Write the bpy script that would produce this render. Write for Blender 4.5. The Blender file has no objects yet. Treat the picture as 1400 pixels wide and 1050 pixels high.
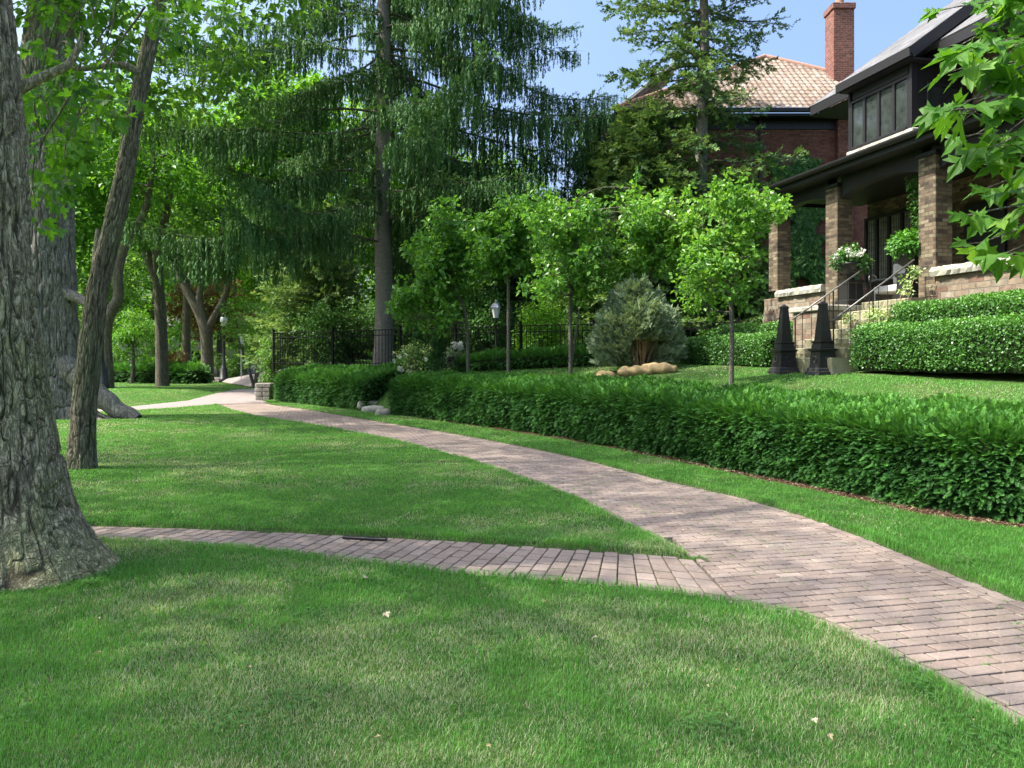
import bpy, math, random
import numpy as np
R = math.radians
C = bpy.context.scene.collection
SC = bpy.context.scene

# ---------------------------------------------------------------- camera, sky, sun, exposure
FPX, HOR, EYE = 1090.0, 490.0, 1.6            # focal length and horizon in photo pixels, eye height
cam = bpy.data.objects.new('camera', bpy.data.cameras.new('camera'))
C.objects.link(cam); SC.camera = cam
cam.location = (0, 0, EYE); cam.rotation_euler = (R(90), 0, 0)
cam.data.sensor_width = 36; cam.data.lens = 36 * FPX / 1400
cam.data.shift_y = (HOR - 525) / 1400
cam.data.clip_start = 0.05; cam.data.clip_end = 2000
SUN_EL, SUN_AZ = 54.0, 262.0                   # azimuth clockwise from +Y: from the left, a little behind
sd = np.array([math.sin(R(SUN_AZ)) * math.cos(R(SUN_EL)), math.cos(R(SUN_AZ)) * math.cos(R(SUN_EL)), math.sin(R(SUN_EL))])
w = bpy.data.worlds.new('World'); SC.world = w; w.use_nodes = True
nt = w.node_tree; nt.nodes.clear()
sky = nt.nodes.new('ShaderNodeTexSky'); sky.sky_type = 'NISHITA'; sky.sun_disc = False
sky.sun_elevation = R(SUN_EL); sky.sun_rotation = R(SUN_AZ); sky.dust_density = 8.0; sky.ozone_density = 7.0; sky.air_density = 1.0
bg = nt.nodes.new('ShaderNodeBackground'); bg.inputs[1].default_value = 0.15
ow = nt.nodes.new('ShaderNodeOutputWorld')
nt.links.new(sky.outputs[0], bg.inputs[0]); nt.links.new(bg.outputs[0], ow.inputs[0])
sl = bpy.data.lights.new('sun', 'SUN'); sl.energy = 3.3; sl.angle = R(0.6); sl.color = (1, .95, .86)
so = bpy.data.objects.new('sun', sl); C.objects.link(so); so.location = (-30, -5, 40)
from mathutils import Vector
so.rotation_euler = Vector(sd).to_track_quat('Z', 'Y').to_euler()
vs = SC.view_settings
vs.view_transform = 'Standard'; vs.look = 'None'; vs.gamma = 1; vs.use_curve_mapping = False
vs.exposure = 1.54
SC.cycles.max_bounces = 9; SC.cycles.diffuse_bounces = 6; SC.cycles.glossy_bounces = 2
SC.cycles.transmission_bounces = 6; SC.cycles.transparent_max_bounces = 4
SC.cycles.use_denoising = True
SC.cycles.sample_clamp_indirect = 4

# ---------------------------------------------------------------- numpy helpers
def rg(s): return np.random.default_rng(s)
def _h(i, j, k, s):
    n = (i * 374761393 + j * 668265263 + k * 2147483647 + s * 1274126177) & 0xffffffff
    n = ((n ^ (n >> 13)) * 1274126177) & 0xffffffff
    n = ((n ^ (n >> 16)) * 2246822519) & 0xffffffff
    return ((n ^ (n >> 15)) & 0xffffff) / 16777215.0
def vn(x, y, z=0, s=0):
    x, y, z = np.broadcast_arrays(np.asarray(x, float), np.asarray(y, float), np.asarray(z, float))
    i, j, k = np.floor(x).astype(np.int64), np.floor(y).astype(np.int64), np.floor(z).astype(np.int64)
    f, g, h = x - i, y - j, z - k
    f, g, h = f * f * (3 - 2 * f), g * g * (3 - 2 * g), h * h * (3 - 2 * h)
    r = 0
    for a in (0, 1):
        for b in (0, 1):
            for c in (0, 1):
                r = r + _h(i + a, j + b, k + c, s) * (f if a else 1 - f) * (g if b else 1 - g) * (h if c else 1 - h)
    return r
def fbm(x, y, z=0, s=0, o=3):
    r, a, t = 0, 1.0, 0
    for q in range(o):
        r = r + a * vn(np.asarray(x) * 2 ** q, np.asarray(y) * 2 ** q, np.asarray(z) * 2 ** q, s + q); t += a; a *= .5
    return r / t
def vor(u, v, s=0, jit=.9):
    i, j = np.floor(u).astype(np.int64), np.floor(v).astype(np.int64)
    d1 = np.full(u.shape, 9.); d2 = np.full(u.shape, 9.)
    for a in (-1, 0, 1):
        for b in (-1, 0, 1):
            px = i + a + .5 + jit * (_h(i + a, j + b, 0 * i, s) - .5); py = j + b + .5 + jit * (_h(i + a, j + b, 0 * i, s + 7) - .5)
            d = np.hypot(u - px, v - py)
            d2 = np.where(d < d1, d1, np.minimum(d2, d)); d1 = np.minimum(d1, d)
    return d2 - d1
def nrm(a): return a / np.maximum(np.linalg.norm(a, axis=-1, keepdims=True), 1e-9)
def sm(x, a, b):
    t = np.clip((x - a) / (b - a), 0, 1); return t * t * (3 - 2 * t)

class MB:
    def __init__(s): s.V = []; s.F = []; s.T = []; s.n = 0
    def add(s, V, F, tint=.5):
        V = np.asarray(V, float).reshape(-1, 3)
        for f in (F if isinstance(F, (list, tuple)) and len(F) and isinstance(F[0], np.ndarray) and F[0].ndim == 2 else [np.asarray(F)]):
            if len(f): s.F.append(np.asarray(f, np.int64) + s.n)
        s.V.append(V); s.T.append(np.broadcast_to(np.asarray(tint, float), (len(V),))); s.n += len(V)
        return s
    def build(s, name, mat, parent=None, smooth=False, attrs=None):
        me = bpy.data.meshes.new(name)
        V = np.concatenate(s.V); me.vertices.add(len(V)); me.vertices.foreach_set('co', V.astype(np.float32).ravel())
        L = np.concatenate([f.ravel() for f in s.F]); tot = np.concatenate([np.full(len(f), f.shape[1]) for f in s.F])
        me.loops.add(len(L)); me.loops.foreach_set('vertex_index', L.astype(np.int32))
        me.polygons.add(len(tot)); st = np.concatenate([[0], np.cumsum(tot)[:-1]]); me.polygons.foreach_set('loop_start', st.astype(np.int32))
        me.update(calc_edges=True)
        a = me.attributes.new('tint', 'FLOAT', 'POINT'); a.data.foreach_set('value', np.concatenate(s.T).astype(np.float32))
        for k, v in (attrs or {}).items():
            a = me.attributes.new(k, 'FLOAT', 'POINT'); a.data.foreach_set('value', np.asarray(v, np.float32))
        if smooth: me.shade_smooth()
        else: me.shade_flat()
        me.materials.append(mat)
        o = bpy.data.objects.new(name, me); C.objects.link(o)
        if parent: o.parent = parent
        return o

def tag(o, label, cat=None, group=None, kind=None):
    if label: o['label'] = label
    if cat: o['category'] = cat
    if group: o['group'] = group
    if kind: o['kind'] = kind
    return o
def thing(name, label, cat, loc=(0, 0, 0), rot=0, group=None):
    o = bpy.data.objects.new(name, None); C.objects.link(o); o.location = loc; o.rotation_euler = (0, 0, rot); o.empty_display_size = .2
    return tag(o, label, cat, group)
def dup(root, loc, rotz, label, scale=1):
    r = root.copy(); C.objects.link(r); r.location = loc; r.rotation_euler = (0, 0, rotz); r.scale = (scale,) * 3; r['label'] = label
    for ch in list(root.children):
        c = ch.copy(); C.objects.link(c); c.parent = r
        for g in list(ch.children):
            d = g.copy(); C.objects.link(d); d.parent = c
    return r

# chamfered box template
_cv = []; _idx = {}
for sx in (-1, 1):
    for sy in (-1, 1):
        for sz in (-1, 1):
            for ax in range(3): _idx[(sx, sy, sz, ax)] = len(_cv); _cv.append((sx, sy, sz, ax))
_q = []; _t = []
for ax in range(3):
    o1, o2 = [a for a in range(3) if a != ax]
    for sg in (-1, 1):
        f = []
        for p, q in ((-1, -1), (1, -1), (1, 1), (-1, 1)):
            c = [0, 0, 0]; c[ax] = sg; c[o1] = p; c[o2] = q; f.append(_idx[(*c, ax)])
        _q.append(f)
    for p in (-1, 1):
        for q in (-1, 1):
            c = [0, 0, 0]; c[o1] = p; c[o2] = q; c[ax] = -1; d = list(c); d[ax] = 1
            _q.append([_idx[(*c, o1)], _idx[(*c, o2)], _idx[(*d, o2)], _idx[(*d, o1)]])
for sx in (-1, 1):
    for sy in (-1, 1):
        for sz in (-1, 1): _t.append([_idx[(sx, sy, sz, a)] for a in range(3)])
def _cvs(h, b):
    out = []
    for sx, sy, sz, ax in _cv:
        v = [sx * (h[0] - b), sy * (h[1] - b), sz * (h[2] - b)]; v[ax] = (sx, sy, sz)[ax] * h[ax]; out.append(v)
    return np.array(out)
_tv = _cvs((1, 1, 1), .2)
def _fix(F):
    o = []
    for f in F:
        p = _tv[f]; n = np.cross(p[1] - p[0], p[2] - p[0]); o.append(f if n @ p.mean(0) > 0 else f[::-1])
    return np.array(o)
_q, _t = _fix(_q), _fix(_t)
def box(mb, x0, x1, y0, y1, z0, z1, b=.008, tint=.5, M=None):
    h = np.array([x1 - x0, y1 - y0, z1 - z0]) / 2; b = min(b, .4 * h.min())
    V = _cvs(h, b) + [(x0 + x1) / 2, (y0 + y1) / 2, (z0 + z1) / 2]
    if M is not None: V = V @ M[:3, :3].T + M[:3, 3]
    mb.add(V, [_q, _t], tint)
def beam(mb, p, q, wd, ht, b=.005, tint=.5, up=(0, 0, 1)):
    """box along p->q, wd across, ht high"""
    p, q = np.array(p, float), np.array(q, float); y = q - p; L = np.linalg.norm(y); y /= L
    x = nrm(np.cross(y, np.array(up, float))); z = np.cross(x, y)
    M = np.eye(4); M[:3, 0] = x; M[:3, 1] = y; M[:3, 2] = z; M[:3, 3] = (p + q) / 2
    box(mb, -wd / 2, wd / 2, -L / 2, L / 2, -ht / 2, ht / 2, b, tint, M)
def grid_faces(nu, nv, closed=False):
    """nu rings of nv verts"""
    i = np.arange(nu - 1)[:, None]; j = np.arange(nv if closed else nv - 1)[None]; k = (j + 1) % nv
    return np.stack([i * nv + j, i * nv + k, (i + 1) * nv + k, (i + 1) * nv + j], -1).reshape(-1, 4)
def spline(P, n):
    """Catmull-Rom resample of rows"""
    P = np.asarray(P, float)
    if len(P) == 2: t = np.linspace(0, 1, n)[:, None]; return P[0] * (1 - t) + P[1] * t
    Q = np.vstack([2 * P[0] - P[1], P, 2 * P[-1] - P[-2]]); t = np.linspace(0, len(P) - 1 - 1e-6, n); i = t.astype(int); f = (t - i)[:, None]
    a, b, c, d = Q[i], Q[i + 1], Q[i + 2], Q[i + 3]
    return .5 * (2 * b + (c - a) * f + (2 * a - 5 * b + 4 * c - d) * f * f + (3 * b - a - 3 * c + d) * f ** 3)
def tube(mb, P, r, n=8, tint=.5, cap=False):
    P = np.asarray(P, float); r = np.broadcast_to(np.asarray(r, float), (len(P),))
    T = nrm(np.gradient(P, axis=0)); X = np.zeros_like(P); x = np.cross(T[0], [.31, .17, .93] if abs(T[0][2]) < .9 else [1, .1, 0])
    for i in range(len(P)):
        x = x - T[i] * (x @ T[i]); x = x / max(np.linalg.norm(x), 1e-9); X[i] = x
    Y = np.cross(T, X); a = np.arange(n) / n * 2 * np.pi
    V = P[:, None] + r[:, None, None] * (X[:, None] * np.cos(a)[None, :, None] + Y[:, None] * np.sin(a)[None, :, None])
    F = [grid_faces(len(P), n, True)]
    if cap: F += [np.array([np.arange(n)[::-1], np.arange(n) + (len(P) - 1) * n])]
    mb.add(V.reshape(-1, 3), F, tint)
def lathe(mb, prof, c=(0, 0, 0), n=24, tint=.5, sq=False):
    prof = np.array(prof, float)
    a = (np.arange(n) / n + (.125 if n == 4 else 0)) * 2 * np.pi; k = math.sqrt(2) if n == 4 else 1
    V = np.stack([prof[:, 0, None] * k * np.cos(a), prof[:, 0, None] * k * np.sin(a), np.repeat(prof[:, 1, None], n, 1)], -1).reshape(-1, 3) + np.array(c)
    mb.add(V, [grid_faces(len(prof), n, True), np.array([np.arange(n)[::-1], np.arange(n) + (len(prof) - 1) * n])], tint)
def scat(mb, tv, tf, P, Rm, S, tint):
    n, k = len(P), len(tv)
    if n == 0: return
    S = np.broadcast_to(np.asarray(S, float).reshape(-1, 1, 1) if np.ndim(S) < 2 else np.asarray(S)[:, None, :], (n, 1, 1) if np.ndim(S) < 2 else (n, 1, 3))
    V = np.einsum('nij,nkj->nki', Rm, tv[None] * S) + P[:, None]
    off = (np.arange(n) * k)[:, None, None]
    mb.add(V.reshape(-1, 3), [(f[None] + off).reshape(-1, f.shape[1]) for f in tf], np.repeat(np.broadcast_to(tint, (n,)), k))
def frames(d, up):
    y = nrm(d); x = nrm(np.cross(y, up)); z = np.cross(x, y)
    return np.stack([x, y, z], -1)
def rv(r, n): return nrm(r.normal(size=(n, 3)))

LEAF = np.array([[0, 0, 0], [.34, .45, .08], [0, 1, -.1], [-.34, .45, .08]]); LEAFF = [np.array([[0, 1, 2, 3]])]
_hm = np.array([(0, 0), (.12, -.07), (.36, -.14), (.28, .05), (.42, .12), (.66, .16), (.52, .28), (.60, .48), (.38, .42), (.19, .36), (.27, .58), (.22, .68), (.12, .78), (0, 1)])
MAP = np.array([[x, y, .22 * x - .18 * y * y] for x, y in _hm] + [[-x, y, .22 * x - .18 * y * y] for x, y in _hm[1:-1]])
_n = len(_hm)
MAPF = [np.array([list(range(_n))]), np.array([[0, _n - 1] + [_n + i for i in range(_n - 3, -1, -1)]])]
_h2 = [(0, 0), (.3, -.05), (.26, .12), (.55, .3), (.3, .42), (.2, .62), (0, 1)]   # simpler lobed leaf, farther away
MAP2 = np.array([[x, y, .2 * x - .15 * y] for x, y in _h2] + [[-x, y, .2 * x - .15 * y] for x, y in _h2[1:-1]])
MAP2F = [np.array([[0, 1, 2, 3, 4, 5, 6]]), np.array([[0, 6, 11, 10, 9, 8, 7]])]
def blades(spec):
    """spec rows: base xyz, dir xyz, length, width -> triangles-ish quads"""
    V = []; F = []
    for i, (b, d, L, wd) in enumerate(spec):
        b = np.array(b, float); d = nrm(np.array(d, float)); s = nrm(np.cross(d, [.2, .3, 1.0])) * wd / 2
        V += [b, b + d * L * .45 + s, b + d * L, b + d * L * .45 - s]; F.append([4 * i, 4 * i + 1, 4 * i + 2, 4 * i + 3])
    return np.array(V), [np.array(F)]
_r = random.Random(5)
YEW = blades([((0, t, 0), (s * .8, .55, .12), .33 * (1.15 - .6 * t), .07) for t in [k / 11 for k in range(11)] for s in (-1, 1)] + [((0, .75, 0), (0, 1, 0), .33, .1), ((0, 0, 0), (0, 1, 0), .9, .05)])
HANG = blades([((0, 0, -t), (_r.uniform(-.7, .7), _r.uniform(-.7, .7), -1), _r.uniform(.18, .32), .1) for t in [k / 15 for k in range(15)]] + [((0, 0, 0), (0, .05, -1), 1.0, .04)])
BRUSH = blades([((0, t, 0), (_r.uniform(-1, 1), .9, _r.uniform(-.5, .8)), _r.uniform(.22, .42), .15) for t in [k / 18 for k in range(18)]] + [((0, 0, 0), (0, 1, 0), 1, .04)])
THU = blades([((0, t, 0), (s * .6, 1, _r.uniform(-.3, .3)), _r.uniform(.3, .5), .13) for t in [k / 5 for k in range(5)] for s in (-1, 1)])

# ---------------------------------------------------------------- materials
class N:
    def __init__(s, name):
        s.m = bpy.data.materials.new(name); s.m.use_nodes = True; s.t = s.m.node_tree; s.t.nodes.clear()
        s.out = s.t.nodes.new('ShaderNodeOutputMaterial'); s.b = s.t.nodes.new('ShaderNodeBsdfPrincipled'); s.l(s.b.outputs[0], s.out.inputs[0])
        s.tc = s.t.nodes.new('ShaderNodeTexCoord')
    def l(s, a, b): s.t.links.new(a, b)
    def n(s, typ, **k):
        o = s.t.nodes.new('ShaderNode' + typ)
        for a, v in k.items():
            if a.startswith('i_'):
                key = a[2:]; key = int(key) if key.isdigit() else key.replace('_', ' ')
                if hasattr(v, 'links') or isinstance(v, bpy.types.NodeSocket): s.l(v, o.inputs[key])
                else: o.inputs[key].default_value = v
            else: setattr(o, a, v)
        return o
    def ramp(s, fac, stops):
        o = s.n('ValToRGB'); s.l(fac, o.inputs[0]); e = o.color_ramp.elements
        while len(e) < len(stops): e.new(.5)
        for q, (p, c) in zip(e, stops): q.position = p; q.color = (*c, 1) if len(c) == 3 else c
        return o.outputs[0]
    def noise(s, scale, detail=3, vec=None, rough=.55, dist=0):
        o = s.n('TexNoise', i_Scale=scale, i_Detail=detail, i_Roughness=rough, i_Distortion=dist); s.l(vec if vec is not None else s.tc.outputs['Object'], o.inputs['Vector']); return o.outputs[0]
    def attr(s, name='tint'): return s.n('Attribute', attribute_name=name).outputs['Fac']
    def mix(s, f, a, b, mode='MIX'):
        o = s.n('Mix', data_type='RGBA', blend_type=mode)
        for v, k in ((f, 0), (a, 6), (b, 7)):
            if isinstance(v, bpy.types.NodeSocket): s.l(v, o.inputs[k])
            elif k == 0: o.inputs[0].default_value = v
            else: o.inputs[k].default_value = (*v, 1)
        return o.outputs[2]
    def math(s, op, a, b=0):
        o = s.n('Math', operation=op)
        for v, k in ((a, 0), (b, 1)):
            if isinstance(v, bpy.types.NodeSocket): s.l(v, o.inputs[k])
            else: o.inputs[k].default_value = v
        return o.outputs[0]
    def mapv(s, sc, vec=None):
        o = s.n('Mapping'); o.inputs['Scale'].default_value = sc; s.l(vec if vec is not None else s.tc.outputs['Object'], o.inputs[0]); return o.outputs[0]
    def bump(s, h, strength=.5, dist=.01):
        o = s.n('Bump', i_Strength=strength, i_Distance=dist); s.l(h, o.inputs['Height']); s.l(o.outputs[0], s.b.inputs['Normal']); return o
    def fin(s, col, rough=.7, spec=.3, metal=0):
        if isinstance(col, bpy.types.NodeSocket): s.l(col, s.b.inputs['Base Color'])
        else: s.b.inputs['Base Color'].default_value = (*col, 1)
        if isinstance(rough, bpy.types.NodeSocket): s.l(rough, s.b.inputs['Roughness'])
        else: s.b.inputs['Roughness'].default_value = rough
        s.b.inputs['Specular IOR Level'].default_value = spec; s.b.inputs['Metallic'].default_value = metal
        return s.m
def leafmat(name, stops, trans=.4, rough=.45, spec=.35, tcol=(1.25, 1.2, .55)):
    a = N(name); c = a.ramp(a.attr(), stops); a.fin(c, rough, spec)
    t = a.n('BsdfTranslucent'); a.l(a.mix(1, c, tcol, 'MULTIPLY'), t.inputs[0])
    x = a.n('MixShader'); x.inputs[0].default_value = trans; a.l(a.b.outputs[0], x.inputs[1]); a.l(t.outputs[0], x.inputs[2]); a.l(x.outputs[0], a.out.inputs[0])
    return a.m
def ramp4(a, b, c, d): return [(0, a), (.35, b), (.7, c), (1, d)]
M = {}
M['maple'] = leafmat('maple_leaf', ramp4((.05, .14, .015), (.085, .23, .02), (.14, .33, .03), (.25, .45, .06)), .5)
M['maple_dark'] = leafmat('maple_leaf_deep', ramp4((.025, .09, .012), (.045, .15, .018), (.075, .23, .025), (.13, .3, .04)), .42)
M['far_leaf'] = leafmat('broad_leaf', ramp4((.06, .14, .03), (.1, .22, .042), (.16, .32, .06), (.26, .43, .1)), .52)
M['lime_leaf'] = leafmat('lime_leaf', ramp4((.09, .22, .02), (.14, .34, .03), (.22, .45, .04), (.34, .52, .08)), .42)
M['sapling_leaf'] = leafmat('sapling_leaf', ramp4((.06, .17, .025), (.1, .26, .035), (.18, .38, .05), (.32, .52, .1)), .42, .38, .45)
M['spruce'] = leafmat('spruce_needle', ramp4((.026, .065, .023), (.05, .12, .038), (.085, .18, .058), (.16, .28, .09)), .2, .65, .12)
M['spruce_pale'] = leafmat('pale_spruce_needle', ramp4((.05, .1, .04), (.085, .165, .06), (.14, .24, .085), (.25, .36, .14)), .3, .6, .15)
M['yew'] = leafmat('yew_needle', ramp4((.02, .07, .018), (.038, .125, .026), (.08, .23, .035), (.15, .36, .05)), .25, .55, .2)
M['box'] = leafmat('boxwood_leaf', ramp4((.03, .09, .018), (.06, .17, .03), (.1, .26, .035), (.2, .4, .08)), .25, .38, .5)
M['thuja'] = leafmat('thuja_spray', ramp4((.12, .18, .1), (.2, .28, .16), (.3, .38, .23), (.5, .58, .38)), .25, .6, .2)
M['grass'] = leafmat('grass_blade', [(0, (.065, .18, .03)), (.3, (.092, .285, .042)), (.55, (.14, .385, .06)), (.75, (.23, .4, .13)), (.88, (.39, .42, .24)), (1, (.54, .51, .36))], .4, .45, .35)
M['ivy'] = leafmat('ivy_leaf', ramp4((.03, .085, .018), (.05, .14, .024), (.08, .2, .032), (.14, .28, .05)), .3, .5, .25)
M['bronze'] = leafmat('bronze_leaf', ramp4((.1, .06, .03), (.18, .1, .035), (.26, .14, .05), (.3, .2, .06)), .4)
M['petal'] = leafmat('white_petal', [(0, (.6, .6, .5)), (1, (.85, .85, .8))], .3, .5, .3, (1, 1, 1))
M['fern'] = leafmat('fern_leaf', ramp4((.05, .16, .02), (.08, .24, .03), (.13, .33, .04), (.2, .42, .06)), .35)
M['varie'] = leafmat('variegated_leaf', ramp4((.1, .22, .05), (.22, .36, .1), (.5, .6, .3), (.7, .75, .5)), .35)
M['dead'] = leafmat('dry_leaf', ramp4((.3, .2, .1), (.42, .32, .17), (.55, .45, .28), (.62, .58, .45)), .2, .6, .2, (1, 1, 1))

def bark(name, dark, mid, light, moss, mossamt=.35, sc=(22, 22, 5)):
    a = N(name); v = a.mapv(sc); n1 = a.noise(1, 6, v, .65); n2 = a.noise(1.7, 4); n3 = a.noise(60, 3)
    e1 = a.math('ABSOLUTE', a.math('SUBTRACT', a.noise(1, 3, a.mapv((sc[0] * .8, sc[1] * .8, sc[2] * .7)), .6, .6), .5)); e2 = a.math('ABSOLUTE', a.math('SUBTRACT', a.noise(1, 4, a.mapv((sc[0] * 1.3, sc[1] * 1.3, sc[2] * 1.6)), .6, .4), .47))
    edge = a.ramp(a.math('MINIMUM', e1, e2), [(0, (0, 0, 0)), (.03, (.6, .6, .6)), (.08, (1, 1, 1))])
    c = a.ramp(n1, [(.25, dark), (.5, mid), (.75, light)])
    c = a.mix(a.math('MULTIPLY', a.ramp(n2, [(.42, (0, 0, 0)), (.62, (1, 1, 1))]), mossamt), c, moss)
    c = a.mix(.55, c, a.mix(1, c, edge, 'MULTIPLY'))
    c = a.mix(a.math('MULTIPLY', a.ramp(a.attr(), [(.22, (1, 1, 1)), (.52, (0, 0, 0))]), .85), c, tuple(x * .25 for x in dark))
    h = a.math('ADD', a.math('MULTIPLY', n1, .6), a.math('ADD', edge, a.math('MULTIPLY', n3, .3)))
    a.bump(h, .9, .012); return a.fin(c, .9, .15)
M['bark_moss'] = bark('mossy_maple_bark', (.2, .16, .1), (.47, .4, .26), (.7, .62, .43), (.36, .39, .16), .6)
M['bark_grey'] = bark('grey_maple_bark', (.17, .145, .12), (.38, .33, .285), (.6, .54, .47), (.32, .31, .22), .25, (16, 16, 3))
M['bark_lean'] = bark('lean_maple_bark', (.12, .1, .065), (.27, .235, .16), (.46, .41, .29), (.26, .3, .14), .5, (30, 30, 4))
M['bark_far'] = bark('tree_bark', (.08, .068, .05), (.18, .155, .115), (.3, .265, .2), (.17, .18, .1), .3, (14, 14, 3))
M['bark_spruce'] = bark('spruce_bark', (.16, .14, .115), (.33, .295, .25), (.5, .46, .4), (.28, .29, .22), .3, (30, 30, 18))
M['bark_sap'] = bark('sapling_bark', (.15, .13, .1), (.28, .25, .2), (.42, .38, .31), (.24, .24, .16), .3, (40, 40, 30))

def plain(name, col, rough=.5, spec=.4, metal=0, var=.25, sc=12, bmp=.2, bd=.003):
    a = N(name); n1 = a.noise(sc, 5)
    c = a.mix(n1, tuple(x * (1 - var) for x in col), tuple(min(1, x * (1 + var)) for x in col)); a.bump(n1, bmp, bd)
    return a.fin(c, rough, spec, metal)
M['black'] = plain('black_painted_trim', (.014, .013, .013), .45, .4, 0, .3, 20)
M['iron'] = plain('black_cast_iron', (.028, .027, .026), .4, .5, .3, .5, 18, .5, .004)
M['iron_grey'] = plain('weathered_iron', (.045, .042, .04), .55, .4, .3, .5, 14, .5, .004)
M['fence'] = plain('fence_paint', (.008, .008, .008), .75, .1, 0, .3, 20)
M['glass'] = plain('dark_window_glass', (.02, .024, .024), .06, .6, 0, .6, 3, 0)
M['bayglass'] = plain('curtained_window_glass', (.035, .042, .038), .05, .7, 0, .9, 7, .1, .01)
M['curtain'] = plain('pale_curtain', (.42, .42, .38), .8, .1, 0, .25, 6)
M['lampglass'] = plain('frosted_lamp_glass', (.6, .6, .58), .25, .5, 0, .1, 6)
M['metal'] = plain('galvanised_metal', (.35, .36, .37), .4, .5, .8, .15, 8)
M['burlap'] = plain('burlap', (.36, .26, .13), .9, .1, 0, .35, 90, .8, .006)
M['twig'] = plain('bare_twig', (.3, .2, .12), .8, .2, 0, .3, 30)
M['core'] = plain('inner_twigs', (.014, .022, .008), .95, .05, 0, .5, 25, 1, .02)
M['cushion'] = plain('cushion_cloth', (.6, .6, .6), .85, .1, 0, .08, 30)
M['terracotta'] = plain('terracotta', (.33, .19, .14), .8, .2, 0, .2, 10)
M['copper'] = plain('pale_flashing', (.45, .48, .5), .5, .4, .4, .15, 8)
M['wire'] = plain('handrail_metal', (.2, .19, .175), .5, .5, .7, .3, 12)

def brickm(name, cols, mortar, bw, bh, ms=.012, vary=.6, bmp=.8):
    a = N(name); sp = a.n('SeparateXYZ'); a.l(a.tc.outputs['Object'], sp.inputs[0])
    u = a.math('ADD', sp.outputs[0], sp.outputs[1]); cv = a.n('CombineXYZ'); a.l(u, cv.inputs[0]); a.l(sp.outputs[2], cv.inputs[1])
    ns = a.n('TexNoise', i_Scale=2.5, i_Detail=2.0); dv = a.n('VectorMath', operation='MULTIPLY_ADD'); a.l(ns.outputs[1], dv.inputs[0]); dv.inputs[1].default_value = (.02, .015, 0); a.l(cv.outputs[0], dv.inputs[2])
    br = a.n('TexBrick', i_Scale=1.0); a.l(dv.outputs[0], br.inputs[0])
    br.inputs['Color1'].default_value = (0, 0, 0, 1); br.inputs['Color2'].default_value = (1, 1, 1, 1); br.inputs['Mortar'].default_value = (.5, .5, .5, 1)
    br.inputs['Mortar Size'].default_value = ms / 2; br.inputs['Brick Width'].default_value = bw; br.inputs['Row Height'].default_value = bh; br.inputs['Mortar Smooth'].default_value = .3
    c = a.ramp(br.outputs[0], [(i / (len(cols) - 1), q) for i, q in enumerate(cols)])
    n1 = a.noise(9, 5); n2 = a.noise(1.1, 3)
    c = a.mix(.5, c, a.mix(1, c, a.ramp(n1, [(.3, (.45, .45, .45)), (.7, (1.5, 1.5, 1.5))]), 'MULTIPLY'))
    c = a.mix(.35, c, a.mix(1, c, a.ramp(n2, [(.3, (.4, .42, .4)), (.7, (1.3, 1.25, 1.2))]), 'MULTIPLY'))
    c = a.mix(br.outputs[1], c, mortar)
    h = a.math('ADD', a.math('MULTIPLY', br.outputs[1], -1.2), a.math('MULTIPLY', n1, .8)); a.bump(h, bmp, .015)
    return a.fin(c, .88, .2)
M['pillar_brick'] = brickm('tapestry_brick', [(.05, .04, .03), (.14, .1, .065), (.2, .155, .1), (.08, .055, .042), (.16, .135, .085), (.24, .2, .135)], (.09, .08, .06), .2, .066)
M['stone_wall'] = brickm('rough_stone_courses', [(.16, .12, .085), (.26, .2, .14), (.15, .09, .065), (.32, .27, .2), (.2, .165, .12)], (.16, .14, .11), .3, .105, .018, bmp=1)
M['red_brick'] = brickm('dark_red_brick', [(.16, .062, .042), (.21, .085, .056), (.13, .052, .038), (.23, .105, .07)], (.12, .075, .06), .22, .075)
M['chim_brick'] = brickm('chimney_brick', [(.17, .062, .045), (.22, .09, .065), (.14, .05, .036), (.25, .115, .085)], (.26, .22, .19), .22, .085)
def stone(name, a_, b_, c_, moss=(.12, .15, .06), sc=6, ma=.3):
    a = N(name); n1 = a.noise(sc, 6); n2 = a.noise(sc * 7, 4); n3 = a.noise(sc * .5, 3)
    c = a.ramp(n1, [(.3, a_), (.5, b_), (.7, c_)]); c = a.mix(a.math('MULTIPLY', a.ramp(n3, [(.5, (0, 0, 0)), (.65, (1, 1, 1))]), ma), c, moss)
    a.bump(a.math('ADD', n1, a.math('MULTIPLY', n2, .5)), .8, .02); return a.fin(c, .9, .2)
M['cap'] = stone('pale_rockface_stone', (.24, .22, .18), (.36, .34, .28), (.48, .46, .4))
M['step'] = stone('mossy_step_stone', (.17, .155, .1), (.28, .26, .17), (.4, .37, .26), (.18, .2, .06), 4, .5)
M['rock'] = stone('fieldstone', (.16, .14, .12), (.28, .25, .21), (.4, .37, .32))
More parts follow.
